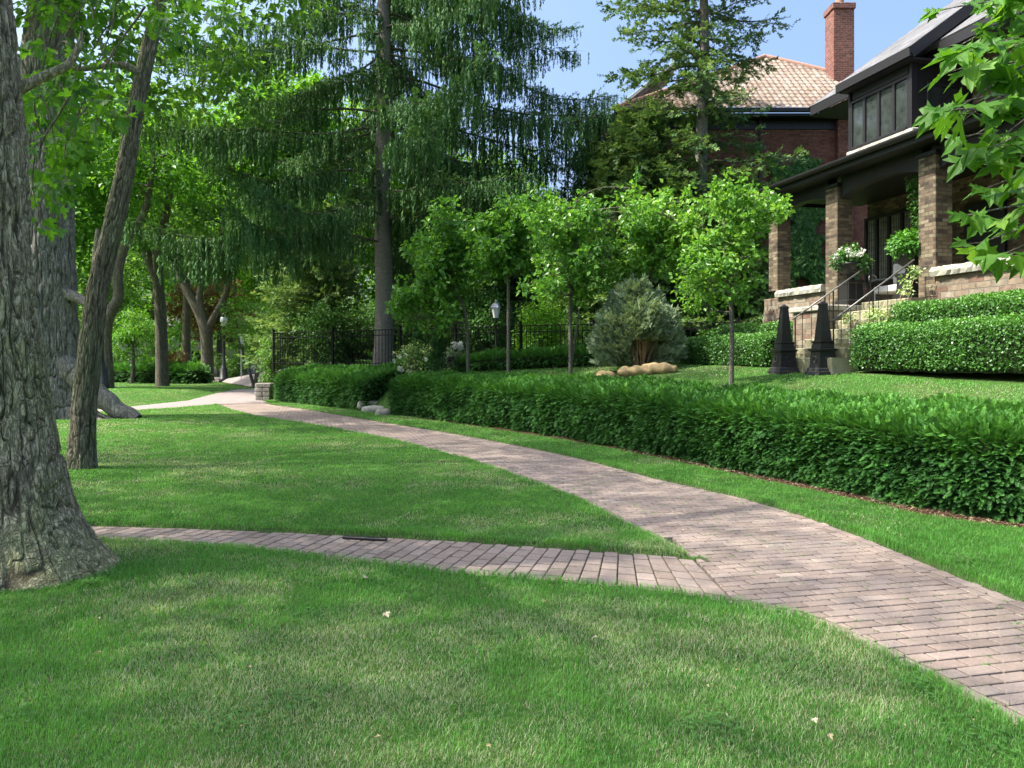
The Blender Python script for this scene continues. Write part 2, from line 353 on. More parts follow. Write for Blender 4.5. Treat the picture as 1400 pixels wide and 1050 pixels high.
def shingle(name, c1, c2, bw=.3, bh=.14):
    a = N(name); sp = a.n('SeparateXYZ'); a.l(a.tc.outputs['Object'], sp.inputs[0]); cv = a.n('CombineXYZ'); a.l(sp.outputs[1], cv.inputs[0]); a.l(sp.outputs[0], cv.inputs[1])
    br = a.n('TexBrick', i_Scale=1.0); a.l(cv.outputs[0], br.inputs[0]); br.inputs['Color1'].default_value = (0, 0, 0, 1); br.inputs['Color2'].default_value = (1, 1, 1, 1)
    br.inputs['Mortar'].default_value = (0, 0, 0, 1); br.inputs['Mortar Size'].default_value = .006; br.inputs['Brick Width'].default_value = bw; br.inputs['Row Height'].default_value = bh
    n1 = a.noise(40, 4); n2 = a.noise(.8, 3); c = a.mix(br.outputs[0], c1, c2); c = a.mix(.4, c, a.mix(1, c, a.ramp(n2, [(.3, (.6, .6, .6)), (.7, (1.3, 1.3, 1.3))]), 'MULTIPLY'))
    a.bump(a.math('ADD', a.math('MULTIPLY', br.outputs[1], -1), a.math('MULTIPLY', n1, .5)), .6, .01); return a.fin(c, .9, .2)
M['shingle'] = shingle('grey_shingle', (.1, .1, .1), (.165, .16, .16))
def tilem():
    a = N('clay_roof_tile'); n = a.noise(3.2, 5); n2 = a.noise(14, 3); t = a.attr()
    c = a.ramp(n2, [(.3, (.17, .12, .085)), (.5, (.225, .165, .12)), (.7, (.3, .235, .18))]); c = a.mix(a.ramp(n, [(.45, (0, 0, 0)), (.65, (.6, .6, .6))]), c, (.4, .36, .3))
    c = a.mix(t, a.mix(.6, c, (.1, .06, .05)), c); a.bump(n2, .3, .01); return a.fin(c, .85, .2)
M['tile'] = tilem()
def paver():
    a = N('pink_grey_paver'); t = a.attr(); n1 = a.noise(55, 5, None, .7); n2 = a.noise(.7, 4); n3 = a.noise(5, 4)
    c = a.ramp(t, [(0, (.19, .142, .113)), (.4, (.235, .182, .148)), (.75, (.268, .212, .176)), (1, (.31, .255, .21))])
    c = a.mix(.5, c, a.mix(1, c, a.ramp(n1, [(.3, (.6, .6, .6)), (.7, (1.4, 1.4, 1.4))]), 'MULTIPLY'))
    c = a.mix(.5, c, a.mix(1, c, a.ramp(n2, [(.35, (.72, .75, .74)), (.65, (1.2, 1.17, 1.15))]), 'MULTIPLY'))
    c = a.mix(a.ramp(n3, [(.6, (0, 0, 0)), (.75, (.3, .3, .3))]), c, (.12, .12, .07))
    a.bump(n1, .5, .003); return a.fin(c, .85, .25)
M['paver'] = paver()
def groundm():
    a = N('ground_soil'); n1 = a.noise(26, 5); n2 = a.noise(1.2, 4); n3 = a.noise(120, 3)
    lawn = a.ramp(n1, [(.3, (.03, .06, .014)), (.5, (.045, .11, .02)), (.7, (.1, .13, .04))])
    lawn = a.mix(a.ramp(n2, [(.5, (0, 0, 0)), (.7, (.5, .5, .5))]), lawn, (.12, .13, .05))
    joint = a.ramp(n1, [(.35, (.07, .06, .04)), (.5, (.1, .09, .06)), (.62, (.06, .1, .03))])
    mul = a.ramp(n3, [(.3, (.03, .018, .01)), (.5, (.09, .05, .03)), (.7, (.2, .12, .07))])
    c = a.mix(a.attr('wpath'), lawn, joint); c = a.mix(a.attr('wmulch'), c, mul)
    a.bump(a.math('ADD', n1, n3), .9, .02); return a.fin(c, .95, .1)
M['ground'] = groundm()
def concrete(name, c):
    a = N(name); n = a.noise(2.2, 6); n2 = a.noise(80, 3); k = a.mix(n, tuple(x * .75 for x in c), tuple(x * 1.2 for x in c)); a.bump(n2, .3, .004); return a.fin(k, .9, .2)
M['walk'] = concrete('pale_concrete', (.25, .21, .19)); M['asphalt'] = concrete('asphalt', (.1, .1, .1)); M['mulch'] = plain('bark_mulch', (.12, .065, .035), .95, .1, 0, .6, 60, 1, .02)
# ---------------------------------------------------------------- layout of the ground (metres, camera above the origin looking along +Y)
MAINL = [(2.9, -1), (2.5, 2), (2.3, 3.3), (2.15, 4.0), (1.98, 4.6), (1.83, 5.0), (1.49, 5.24), (1.47, 6.53), (1.18, 7.6), (.79, 9.1), (.25, 10.6), (-.75, 12.9), (-2.26, 15.7), (-4.42, 18.96), (-7.2, 22.4), (-9.0, 25.4), (-10.4, 28.1)]
MAINF = [(-10.9, 26.4), (-12, 24.4), (-18, 20), (-18.7, 20.9), (-12.9, 25.3), (-12.4, 30.5), (-13.7, 37), (-14.4, 42)]
MAINR = [(4.1, -1), (3.7, 2.5), (3.55, 4.2), (3.42, 5.33), (3.3, 6.2), (3.2, 7.2), (3.0, 8.27), (2.65, 9.38), (1.9, 10.9), (1.17, 12.8), (.1, 14.9), (-1.2, 17.1), (-3.6, 20.8), (-6.3, 25.0), (-8.6, 28.3), (-10.1, 32), (-11.6, 36.5), (-12.9, 42)]
BRU = [(1.47, 6.53), (.5, 6.82), (-.3, 7.05), (-1.2, 7.28), (-2.3, 7.5), (-4, 7.75), (-8, 8.2), (-15, 9)]
BRL = [(1.49, 5.24), (1.13, 5.5), (.5, 5.72), (-.45, 6.0), (-1.25, 6.38), (-2.2, 6.78), (-3.5, 7.1), (-8, 7.55), (-15, 8.3)]
P_MAIN = np.array(MAINL + MAINF + MAINR[::-1]); P_BR = np.array(BRU + BRL[::-1] + [(2.1, 5.9)])
P_WALK = np.array([(-16, 47), (-14, 43), (-12, 43.5), (-13.5, 48), (-19, 57), (-27, 70), (-29.5, 70), (-20.5, 55)])
HEDGE = np.array([(13, 5.2), (8, 6.1), (6.2, 6.9), (4.75, 7.95), (4.25, 8.9), (3.8, 10.0), (3.33, 11.0), (2.8, 12.2), (2.2, 13.5), (1.3, 15.4), (-.2, 18.0), (-1.9, 20.6), (-3.5, 22.9), (-5.3, 25.4), (-7.4, 28.0), (-9.3, 31), (-11.2, 36), (-18.5, 60), (-60, 190)])
HEDGE = np.vstack([spline(HEDGE[:17], 120), HEDGE[17:]])
def psd(x, y, P):
    """signed distance to polygon, negative inside"""
    x = np.asarray(x, float); y = np.asarray(y, float); d = np.full(x.shape, 1e9); ins = np.zeros(x.shape, bool); n = len(P)
    for i in range(n):
        a, b = P[i], P[(i + 1) % n]; e = b - a; t = np.clip(((x - a[0]) * e[0] + (y - a[1]) * e[1]) / (e @ e), 0, 1)
        d = np.minimum(d, np.hypot(x - a[0] - t * e[0], y - a[1] - t * e[1]))
        c = (a[1] > y) != (b[1] > y); xi = a[0] + (y - a[1]) / (b[1] - a[1] + 1e-12) * e[0]; ins ^= c & (x < xi)
    return np.where(ins, -d, d)
def hedu(x, y, P=None):
    """signed distance behind the hedge front line (positive towards the house)"""
    P = HEDGE if P is None else P
    x = np.asarray(x, float); y = np.asarray(y, float); d = np.full(x.shape, 1e9); sg = np.ones(x.shape)
    for i in range(len(P) - 1):
        a, b = P[i], P[i + 1]; e = b - a; t = np.clip(((x - a[0]) * e[0] + (y - a[1]) * e[1]) / (e @ e), 0, 1)
        q = np.hypot(x - a[0] - t * e[0], y - a[1] - t * e[1]); cr = -(e[0] * (y - a[1]) - e[1] * (x - a[0]))
        m = q < d; d = np.where(m, q, d); sg = np.where(m, np.sign(cr), sg)
    return d * sg
HO = np.array([7.39, 14.0]); HA = R(13.5); HX = np.array([math.cos(HA), math.sin(HA)]); HY = np.array([-math.sin(HA), math.cos(HA)])
def loc(x, y): dx, dy = x - HO[0], y - HO[1]; return dx * HX[0] + dy * HX[1], dx * HY[0] + dy * HY[1]
def wld(a, b): p = HO + a * HX + b * HY; return float(p[0]), float(p[1])
def pathd(x, y): return np.minimum(psd(x, y, P_MAIN), psd(x, y, P_BR))
def H(x, y):
    x = np.asarray(x, float); y = np.asarray(y, float)
    u = hedu(x, y); h = np.interp(u, [0, .15, 1.25, 2.1, 3.5, 6, 30], [0, .04, 1.04, 1.25, 1.43, 1.47, 1.6])
    pd = pathd(x, y); out = np.clip(pd, 0, 5); a_, b_ = loc(x, y)
    h = h + .4 * sm(a_, -1.35, -1.15) * sm(b_, -16, -14) * (1 - sm(b_, 6.6, 7.2)) * (1 - sm(a_, 12, 13)) * (u > 2)
    h = h + np.where(u < 0, .02 * (fbm(x * .6, y * .6, 0, 3) - .4) * sm(out, .05, .8), 0)
    h = h + .3 * np.exp(-((x + 17) ** 2 / 22 + (y - 33) ** 2 / 30)) * sm(out, 0, 1.2)
    return h - .055 * (1 - sm(pd, -.02, .03))
def h1(x, y): return float(H(np.array([x]), np.array([y]))[0])
def at(px, D): return (px - 700) / FPX * D
def gp(px, py):
    """walk along the sight line of a photo pixel until it meets the ground"""
    D = np.linspace(3, 90, 1200); X = at(px, D); z = EYE - (py - HOR) / FPX * D; k = np.argmax(z <= H(X, D)); return np.array([X[k], D[k], H(X[k:k + 1], D[k:k + 1])[0]])

# ground sheet: fine near the paths, coarse to the horizon
xs = np.concatenate([[-900, -400, -200, -120], np.arange(-80, -22, 2), np.arange(-22, -6, .35), np.arange(-6, 6.5, .055), np.arange(6.5, 16, .3), np.arange(16, 60, 2), [80, 150, 400, 900]])
ys = np.concatenate([[-60, -20, -5, 0, 1.5], np.arange(2.3, 15, .055), np.arange(15, 32, .14), np.arange(32, 48, .4), np.arange(48, 120, 3), [150, 220, 400, 900]])
GX, GY = np.meshgrid(xs, ys); gz = H(GX.ravel(), GY.ravel()); uu = hedu(GX.ravel(), GY.ravel()); pdv = pathd(GX.ravel(), GY.ravel())
mb = MB(); F = grid_faces(len(ys), len(xs)); mb.add(np.stack([GX.ravel(), GY.ravel(), gz], -1), F)
mulw = .16 + .4 * (1 - sm(GY.ravel(), 9.5, 13)) * .3 + .12 * (fbm(GX.ravel() * 3, GY.ravel() * 3, 0, 8) - .5)
g = mb.build('ground', M['ground'], None, True, {'wpath': 1 - sm(pdv, -.03, .02), 'wmulch': sm(uu, -mulw - .06, -mulw + .06) * (1 - sm(uu, 1.0, 1.4)) * (1 - sm(GY.ravel(), 20, 22))})
tag(g, 'lawn soil running under the grass and up the bank behind the hedge', kind='structure')

# brick paving, each paver a small raised block clipped to the edge of the path
def clip(poly, a, n):
    out = []; m = len(poly)
    for i in range(m):
        p, q = poly[i], poly[(i + 1) % m]; dp = (p - a) @ n; dq = (q - a) @ n
        if dp >= 0: out.append(p)
        if (dp >= 0) != (dq >= 0): out.append(p + (q - p) * dp / (dp - dq))
    return out
def area(p): p = np.array(p); return abs(np.sum(p[:, 0] * np.roll(p[:, 1], -1) - p[:, 1] * np.roll(p[:, 0], -1))) / 2
class Pavers:
    def __init__(s, seed): s.mb = MB(); s.r = random.Random(seed)
    def add(s, poly, gap=.0072, ch=.006, dz=0):
        if len(poly) < 3 or area(poly) < .0009: return
        p = np.array(poly, float); k = p.mean(0)
        if np.sum(p[:, 0] * np.roll(p[:, 1], -1) - p[:, 1] * np.roll(p[:, 0], -1)) < 0: p = p[::-1]
        def inset(q, d):
            n = len(q); e = np.roll(q, -1, 0) - q; L = np.maximum(np.linalg.norm(e, axis=1, keepdims=True), 1e-6); e = e / L; nn = np.stack([-e[:, 1], e[:, 0]], 1); o = []
            for i in range(n):
                n1, n2 = nn[i - 1], nn[i]; b = n1 + n2; b = b / max(b @ b, .5) * 2 ; o.append(q[i] + b * d)
            return np.array(o)
        a = inset(p, gap); b = inset(p, gap + ch); t = s.r
        z = -.030 + t.gauss(0, .0012) + dz + .006 * (float(vn(k[0] * .7, k[1] * .7, 0, 2)) - .5); sx, sy = t.gauss(0, .004), t.gauss(0, .004); f = lambda q, zz: [(x, y, zz + (x - k[0]) * sx + (y - k[1]) * sy) for x, y in q]
        n = len(p); V = f(a, -.08) + f(a, z - .004) + f(b, z); i = np.arange(n); j = (i + 1) % n
        F = [np.stack([i + o, j + o, j + o + n, i + o + n], 1) for o in (0, n)] + [(i + 2 * n)[None]]
        s.mb.add(V, F, min(.9, max(0, t.gauss(.5, .17))))
pv = Pavers(3)
c15, s15 = math.cos(R(14)), math.sin(R(14)); E1 = np.array([c15, s15]); E2 = np.array([-s15, c15])
Pm = np.array(MAINL + MAINF[-1:] + MAINR[::-1]); edges = []
def smooth_line(L, n): return spline(np.array(L), n)
rl = smooth_line(MAINR, 130); ll1 = smooth_line(MAINL[:7], 40); ll2 = smooth_line(MAINL[7:], 90)
mitre = np.array([[1.49, 5.24], [1.47, 6.53]])
inner = []
for line, sgn, wd in ((rl, 1, .2), (ll1, -1, .1), (ll2, -1, .1)):
    T = nrm(np.gradient(line, axis=0)); Nn = np.stack([-T[:, 1], T[:, 0]], 1) * sgn     # into the path
    for i in range(len(line) - 1): inner.append((line[i] + Nn[i] * wd, line[i + 1] + Nn[i + 1] * wd, nrm((Nn[i] + Nn[i + 1])[None])[0]))
    s = np.concatenate([[0], np.cumsum(np.linalg.norm(np.diff(line, axis=0), axis=1))])
    for row in range(int(wd / .1 + .5)):
        q = -.05 * row + .0
        while q < s[-1]:
            e = min(q + .2, s[-1]); pp = []
            for ss, off in ((q, row * .1), (e, row * .1), (e, row * .1 + .1), (q, row * .1 + .1)):
                ss = max(ss, 0); b = np.array([np.interp(ss, s, line[:, 0]), np.interp(ss, s, line[:, 1])]); nn = np.array([np.interp(ss, s, Nn[:, 0]), np.interp(ss, s, Nn[:, 1])]); pp.append(b + nn * off)
            pv.add(pp); q = e
inner.append((mitre[0], mitre[1], np.array([1.0, .0])))
IA = np.array([a for a, b, n in inner]); IB = np.array([b for a, b, n in inner]); IN = np.array([n for a, b, n in inner])
Pfull = P_MAIN
BL, BW = .212, .11
for row in range(-50, 400):
    for col in range(-140, 55):
        cx, cy = E1 * ((col + .5 * (row % 2)) * BL + .1) + E2 * (row * BW + .05)
        if not (1 < cy < 34 and -13 < cx < 4.5): continue
        if cx < np.interp(cy, [0, 5, 8, 12, 18, 28], [1.3, 1.2, .5, -.8, -5, -11]) - .6 or cx > np.interp(cy, [0, 7, 10, 14, 20, 28], [4.4, 3.6, 2.6, 1, -2.8, -8]) + .6: continue
        o = np.array([cx, cy]); h_, v_ = E1 * BL / 2, E2 * BW / 2; poly = [o - h_ - v_, o + h_ - v_, o + h_ + v_, o - h_ + v_]
        if psd(cx, cy, Pfull) > .14: continue
        t = np.clip(np.einsum('ij,ij->i', o - IA, IB - IA) / np.maximum(np.einsum('ij,ij->i', IB - IA, IB - IA), 1e-9), 0, 1); dd = np.linalg.norm(IA + t[:, None] * (IB - IA) - o, axis=1)
        k = np.argmin(dd)
        if dd[k] < .2:
            for kk in [k] + [q for q in (k - 1, k + 1) if 0 <= q < len(dd) and dd[q] < .16]: poly = clip(poly, IA[kk], IN[kk]); 
            if len(poly) >= 3 and cy < 7.2 and cx < 1.7 and cy > 5: poly = clip(poly, mitre[0], np.array([1.0, .015]))
        if len(poly) >= 3: pv.add(poly)
o = pv.mb.build('brick_path', M['paver']); tag(o, 'main walk of pink grey pavers curving from the right foreground into the distance', kind='structure')
# the far end of the walk is a plain sheet of the same pavers
def sheet(name, P, mat, z, label, sub=1):
    P = np.array(P, float); mb = MB(); zz = [h1(x, y) + .045 + z for x, y in P]; mb.add(np.column_stack([P, zz]), [np.arange(len(P))[None]], .5); return tag(mb.build(name, mat), label, kind='structure')
sheet('far_path', [(-10.4, 28.1), (-10.9, 26.4), (-12, 24.4), (-18, 20), (-18.7, 20.9), (-12.9, 25.3), (-12.4, 30.5), (-13.7, 37), (-14.4, 42), (-12.9, 42), (-11.6, 36.5), (-10.1, 32), (-8.9, 29.0)], M['walk'], -.02, 'far end of the walk where it forks beyond the lawn')
tag(sheet('sidewalk', P_WALK, M['walk'], .0, 'pale concrete sidewalk crossing in the far distance'), None)
sheet('road', [(-75, 74), (-40, 72), (-24, 76), (-24, 82), (-40, 79), (-75, 81)], M['asphalt'], -.02, 'street in the far distance at left')
# branch path, courses fan round towards the main walk
pv = Pavers(9); bu, bl = spline(np.array(BRU), 220), spline(np.array(BRL), 220)
su = np.concatenate([[0], np.cumsum(np.linalg.norm(np.diff(bu, axis=0), axis=1))]); slw = np.concatenate([[0], np.cumsum(np.linalg.norm(np.diff(bl, axis=0), axis=1))])
def bup(s): return np.array([np.interp(s, su, bu[:, 0]), np.interp(s, su, bu[:, 1])])
def blo(s): return np.array([np.interp(s, slw, bl[:, 0]), np.interp(s, slw, bl[:, 1])])
s = 0; k = 0
while s < 11:
    q = s + .12
    def ends(t): return bup(t), blo(t * 1.0 + .42 * (1 - math.exp(-t * 1.6)))
    (a0, b0), (a1, b1) = ends(s), ends(q); Lc = np.linalg.norm(a0 - b0); nb = max(2, Lc / .205); off = (.5 if k % 2 else 0) ; c = -off
    while c < nb:
        u0, u1 = max(c / nb, 0), min((c + 1) / nb, 1)
        e_ = .007 / Lc; u0, u1 = u0 + e_, u1 - e_
        if u1 > u0 + .04: pv.add([b0 + (a0 - b0) * u0, b0 + (a0 - b0) * u1, b1 + (a1 - b1) * u1, b1 + (a1 - b1) * u0], gap=.005)
        c += 1
    s = q; k += 1
o = pv.mb.build('branch_path', M['paver']); tag(o, 'narrow side path of pink grey pavers leading left behind the big trunk', kind='structure')

# ---------------------------------------------------------------- grass blades
r = rg(11); GV = []; rings = [(2.6, 4, 9000), (4, 5.5, 7000), (5.5, 7.5, 5200), (7.5, 10, 3300), (10, 13, 2000), (13, 17, 1200), (17, 24, 600), (24, 36, 280), (36, 60, 70)]
bl_t = np.array([[-.5, 0, 0], [.5, 0, 0], [.38, .12, .55], [-.38, .12, .55], [0, .42, 1.0]]); bl_f = [np.array([[0, 1, 2, 3]]), np.array([[3, 2, 4]])]
mb = MB(); BIG = []
rings.insert(0, (1.2, 2.6, 3000))
for d0, d1, den in rings:
    x0, x1 = -.66 * d1 - .8, .66 * d1 + 2.6; den *= 1.35 if d0 < 7 else 1.15; n = int((x1 - x0) * (d1 - d0) * den)
    den_ = 0; X = r.uniform(x0, x1, n); Y = r.uniform(d0, d1, n); k = (X > -.66 * Y - .8) & (X < .66 * Y + 2.6); X, Y = X[k], Y[k]
    u = hedu(X, Y); k = (u < 0) | (u > 1.15) | ((Y > 22.9) & (Y < 24.2)); X, Y, u = X[k], Y[k], u[k]
    pd = pathd(X, Y); mw = .16 + .4 * (1 - sm(Y, 9.5, 13)) * .3 + .14 * (fbm(X * 3, Y * 3, 0, 8) - .5)
    a, b = loc(X, Y)
    k = (pd > -.012) & ((u > 0) | (u < -mw)) & ~((a > -2.02) & (b > -20)) & ~((a > -2.3) & (b > -.35) & (b < 1.45)) & ~(psd(X, Y, P_WALK) < 0)
    keep = r.random(len(X)) < np.where((u > 0), .75, 1); k &= keep
    X, Y, pd, u = X[k], Y[k], pd[k], u[k]; n = len(X); Dm = (d0 + d1) / 2
    dry = fbm(X * .9, Y * .9, 0, 21, 4); dry2 = fbm(X * 3.1, Y * 3.1, 0, 33, 3)
    fore = (1 - sm(Y, 6.2, 7.6)) * (X < 2)                                  # the strip nearest the lens is drier
    pdry = np.clip((dry - .5) * 2.4 + (dry2 - .5) * 1.2 + .05 + .34 * fore - .25 * (pd < .25), 0, .75) + np.where(u > 0, .05, 0)
    isdry = r.random(n) < pdry; tt = np.clip(.46 + .5 * (fbm(X * .5, Y * .5, 0, 5) - .5) - .1 * fore + .12 * r.normal(size=n), .02, .74); tt = np.where(isdry, r.uniform(.74, 1, n), tt)
    hgt = (.021 + .014 * r.random(n)) * (.7 + .6 * fbm(X * 2, Y * 2, 0, 9)) * np.where((pd < .08) & (u < 0), 1.55, 1) * np.where(isdry, .8, 1) * (1 + .02 * Dm - .02 * max(0, Dm - 7)) * (.85 if Dm > 7 else 1)
    wdt = .0025 * max(1, Dm / 4.2) * r.uniform(.7, 1.3, n); ang = r.uniform(0, 2 * np.pi, n); ln = r.uniform(.2, 2.2, n) * np.where(isdry, 1.5, 1)
    ca, sa = np.cos(ang), np.sin(ang); Rm = np.zeros((n, 3, 3)); Rm[:, 0, 0] = ca; Rm[:, 1, 0] = sa; Rm[:, 0, 1] = -sa; Rm[:, 1, 1] = ca; Rm[:, 2, 2] = 1
    S = np.stack([wdt, hgt * ln, hgt], -1); scat(mb, bl_t, bl_f, np.stack([X, Y, H(X, Y) - .004], -1), Rm, S, tt)
tag(mb.build('lawn_grass', M['grass']), 'short mown grass with dry straw coloured patches', 'grass', kind='stuff')
# moss and grass tufts in the joints of the paving
mb = MB(); n = 260; X = r.uniform(-.3, 3.5, n * 6); Y = r.uniform(3.6, 12, n * 6); k = (pathd(X, Y) < -.02) & (fbm(X * 1.4, Y * 1.4, 0, 44) > .5); X, Y = X[k][:n], Y[k][:n]
q = (np.stack([X, Y], -1) @ np.stack([E1, E2]).T); q[:, 1] = np.round(q[:, 1] / .1) * .1; XY = q[:, :1] * E1 + q[:, 1:] * E2; XY = np.repeat(XY, 12, 0) + r.normal(size=(len(XY) * 12, 2)) * .012 + np.outer(r.normal(size=len(XY) * 12) * .02, E1)
XY = np.vstack([XY, np.array([1.5, 6.52]) + r.normal(size=(220, 2)) * [.05, .035]]); n = len(XY); ang = r.uniform(0, 6.28, n); Rm = np.zeros((n, 3, 3)); Rm[:, 0, 0] = np.cos(ang); Rm[:, 1, 0] = np.sin(ang); Rm[:, 0, 1] = -np.sin(ang); Rm[:, 1, 1] = np.cos(ang); Rm[:, 2, 2] = 1
scat(mb, bl_t, bl_f, np.column_stack([XY, np.full(n, -.038)]), Rm, np.stack([np.full(n, .004), r.uniform(.005, .014, n), r.uniform(.008, .022, n)], -1), r.uniform(.2, .6, n))
tag(mb.build('joint_moss', M['grass']), 'tufts of moss and grass growing in the joints between pavers', 'moss', kind='stuff')
# crumbs of leaf litter and clover lying in the lawn
mb = MB(); n = 150; Y = 2.8 + 9 * r.random(n) ** 1.3; X = r.uniform(-.66, .66, n) * Y; k = (hedu(X, Y) < -.05); X, Y = X[k], Y[k]; n = len(X); onp = pathd(X, Y) < 0
scat(mb, np.array([[-.5, -.3, 0], [.5, -.2, .15], [.35, .4, 0], [-.4, .25, .2]]), [np.array([[0, 1, 2, 3]])], np.stack([X, Y, H(X, Y) + np.where(onp, .028, .03)], -1), frames(rv(r, n) * [1, 1, .5], rv(r, n) * .5 + [0, 0, 1]), r.uniform(.006, .02, n), r.random(n) * .7)
tag(mb.build('leaf_litter', M['dead']), 'tiny dry leaf crumbs scattered over the lawn and pavers', 'leaf litter', kind='stuff')
mb = MB(); cen = []
for q in range(60):
    y = 2.8 + 6.5 * r.random(); x = r.uniform(-.64, .64) * y
    if hedu(np.array([x]), np.array([y]))[0] > -.1 or pathd(np.array([x]), np.array([y]))[0] < .05: continue
    m = int(r.integers(20, 90)); sp_r = r.uniform(.04, .16); cen.append(np.column_stack([x + sp_r * r.normal(size=m), y + sp_r * r.normal(size=m)]))
cen = np.vstack(cen); cen = cen[pathd(cen[:, 0], cen[:, 1]) > .01]; n = len(cen); z = H(cen[:, 0], cen[:, 1]) + r.uniform(.012, .034, n)
for q in range(3):
    a = r.uniform(0, 2, n) + q * 2.09; scat(mb, LEAF * [1.5, 1, 1], LEAFF, np.column_stack([cen, z]), frames(np.stack([np.cos(a), np.sin(a), 0 * a + .1], -1), rv(r, n) * .2 + [0, 0, 1]), r.uniform(.009, .017, n), r.uniform(.25, .6, n))
tag(mb.build('clover', M['box']), 'small clover and weed leaves mixed into the lawn', 'clover', kind='stuff')
# bark mulch crumbs under the hedge foot
mb = MB(); n = 60000; X = r.uniform(1.5, 7, n); Y = r.uniform(6.5, 14, n); u = hedu(X, Y); k = (u < .12) & (u > -(.13 + .13 * (1 - sm(Y, 9.5, 13)))) ; X, Y = X[k], Y[k]; n = len(X)
scat(mb, np.array([[-.5, -.3, 0], [.5, -.2, .1], [.4, .3, 0], [-.4, .25, .12]]), [np.array([[0, 1, 2, 3]])], np.stack([X, Y, H(X, Y) + .006], -1), frames(rv(r, n) * [1, 1, .4], rv(r, n) * .5 + [0, 0, 1]), r.uniform(.012, .04, n), r.random(n))
tag(mb.build('mulch', leafmat('mulch_chip', ramp4((.04, .025, .016), (.09, .05, .03), (.15, .1, .06), (.32, .26, .18)), .05, .8, .1)), 'brown bark mulch and needle litter under the front of the long hedge', 'mulch', kind='stuff')
# ---------------------------------------------------------------- plants
def leaves(mb, r, cen, rad, per, size, tmpl=(LEAF, LEAFF), squash=.7, droop=.3, tb=.42, ts=.16, flat=.5, shell=.5, shoot=0, mid=None):
    """clumps of leaves: cen (n,3), rad (n,), per leaves each; tint gets lighter towards the top of each clump"""
    cen = np.asarray(cen, float); n = len(cen); N_ = n * per; k = np.repeat(np.arange(n), per)
    d = rv(r, N_); rr = r.random(N_) ** shell; P = cen[k] + d * (rr * np.asarray(rad)[k])[:, None] * [1, 1, squash]
    if shoot:
        ax = nrm(nrm(cen - mid) * [1, 1, .6] + rv(r, n) * .45 + [0, 0, .35]); L_ = shoot * r.uniform(.5, 1.3, n); u_ = r.random(N_); P = cen[k] + ax[k] * ((u_ - .35) * L_[k])[:, None] + d * (np.asarray(rad)[k] * (.55 - .3 * u_))[:, None]
    dr = nrm(d + rv(r, N_) * .9 + [0, 0, -droop]); up = nrm(rv(r, N_) * flat + d * .35 + [0, 0, .75])
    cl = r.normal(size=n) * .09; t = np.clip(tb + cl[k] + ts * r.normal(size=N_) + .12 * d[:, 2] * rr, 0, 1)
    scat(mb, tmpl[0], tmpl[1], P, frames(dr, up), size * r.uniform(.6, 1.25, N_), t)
def bent(a, b, r, sag=.12, n=7):
    a, b = np.array(a, float), np.array(b, float); t = np.linspace(0, 1, n)[:, None]; L = np.linalg.norm(b - a)
    off = rv(r, 1)[0] * L * .08; p = a + (b - a) * t + np.sin(t * np.pi) * (off + [0, 0, sag * L]); return p + np.sin(t * np.pi * 2.3) * rv(r, 1)[0] * L * .03
def clumps_in(r, ell, n):
    out = []; w_ = np.array([e[3] * e[4] * e[5] for e in ell]); w_ = w_ / w_.sum()
    for e, m in zip(ell, (w_ * n).round().astype(int)):
        d = rv(r, max(m, 1)); rr = r.random(max(m, 1)) ** .45; out.append(np.array(e[:3]) + d * rr[:, None] * np.array(e[3:6]))
    return np.concatenate(out)
def broad(name, label, base, path, ell, ncl, per, size, leaf='far_leaf', bk='bark_far', seed=1, group=None, rad=.5, tmpl=(LEAF, LEAFF), cat='tree', limbs=7, tn=10, crownname='crown', forks=(), fine=True, tb=.42, **kw):
    """deciduous tree. path rows x,y,z,r (local); ell rows cx,cy,cz,rx,ry,rz (local)"""
    r = rg(seed); root = thing(name, label, cat, base, 0, group); tr = MB(); pth = spline(path, max(10, len(path) * 5)); pth[:, :2] += 0
    tube(tr, pth[:, :3], pth[:, 3], tn)
    sk = [pth[len(pth) * 4 // 10:]]
    for f in forks:
        f = spline(f, 14); tube(tr, f[:, :3], f[:, 3], max(6, tn - 2)); sk.append(f[4:])
    S = np.vstack(sk); cen = clumps_in(r, ell, ncl); far = cen[np.argsort(-r.random(len(cen)))[:limbs]]
    for c in far:
        d = np.linalg.norm(S[:, :3] - c, axis=1) + np.maximum(0, S[:, 2] - c[2]) * 1.5; q = S[np.argmin(d)]; b = bent(q[:3], c, r, .1, 9); rr = np.linspace(q[3] * .6, max(q[3] * .12, .008), 9)
        tube(tr, b, rr, 6); sk.append(np.column_stack([b, rr])[2:])
    S = np.vstack(sk)
    if fine:
        for c in cen:
            d = np.linalg.norm(S[:, :3] - c, axis=1); q = S[np.argmin(d)]
            if d.min() > rad * .3: tube(tr, bent(q[:3], c, r, .05, 5), np.linspace(min(q[3] * .5, .03), .006, 5), 4)
    tr.build('trunk', M[bk], root, True)
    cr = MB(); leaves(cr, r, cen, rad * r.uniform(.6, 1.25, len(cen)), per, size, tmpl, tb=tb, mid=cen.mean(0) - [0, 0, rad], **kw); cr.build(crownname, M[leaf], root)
    return root

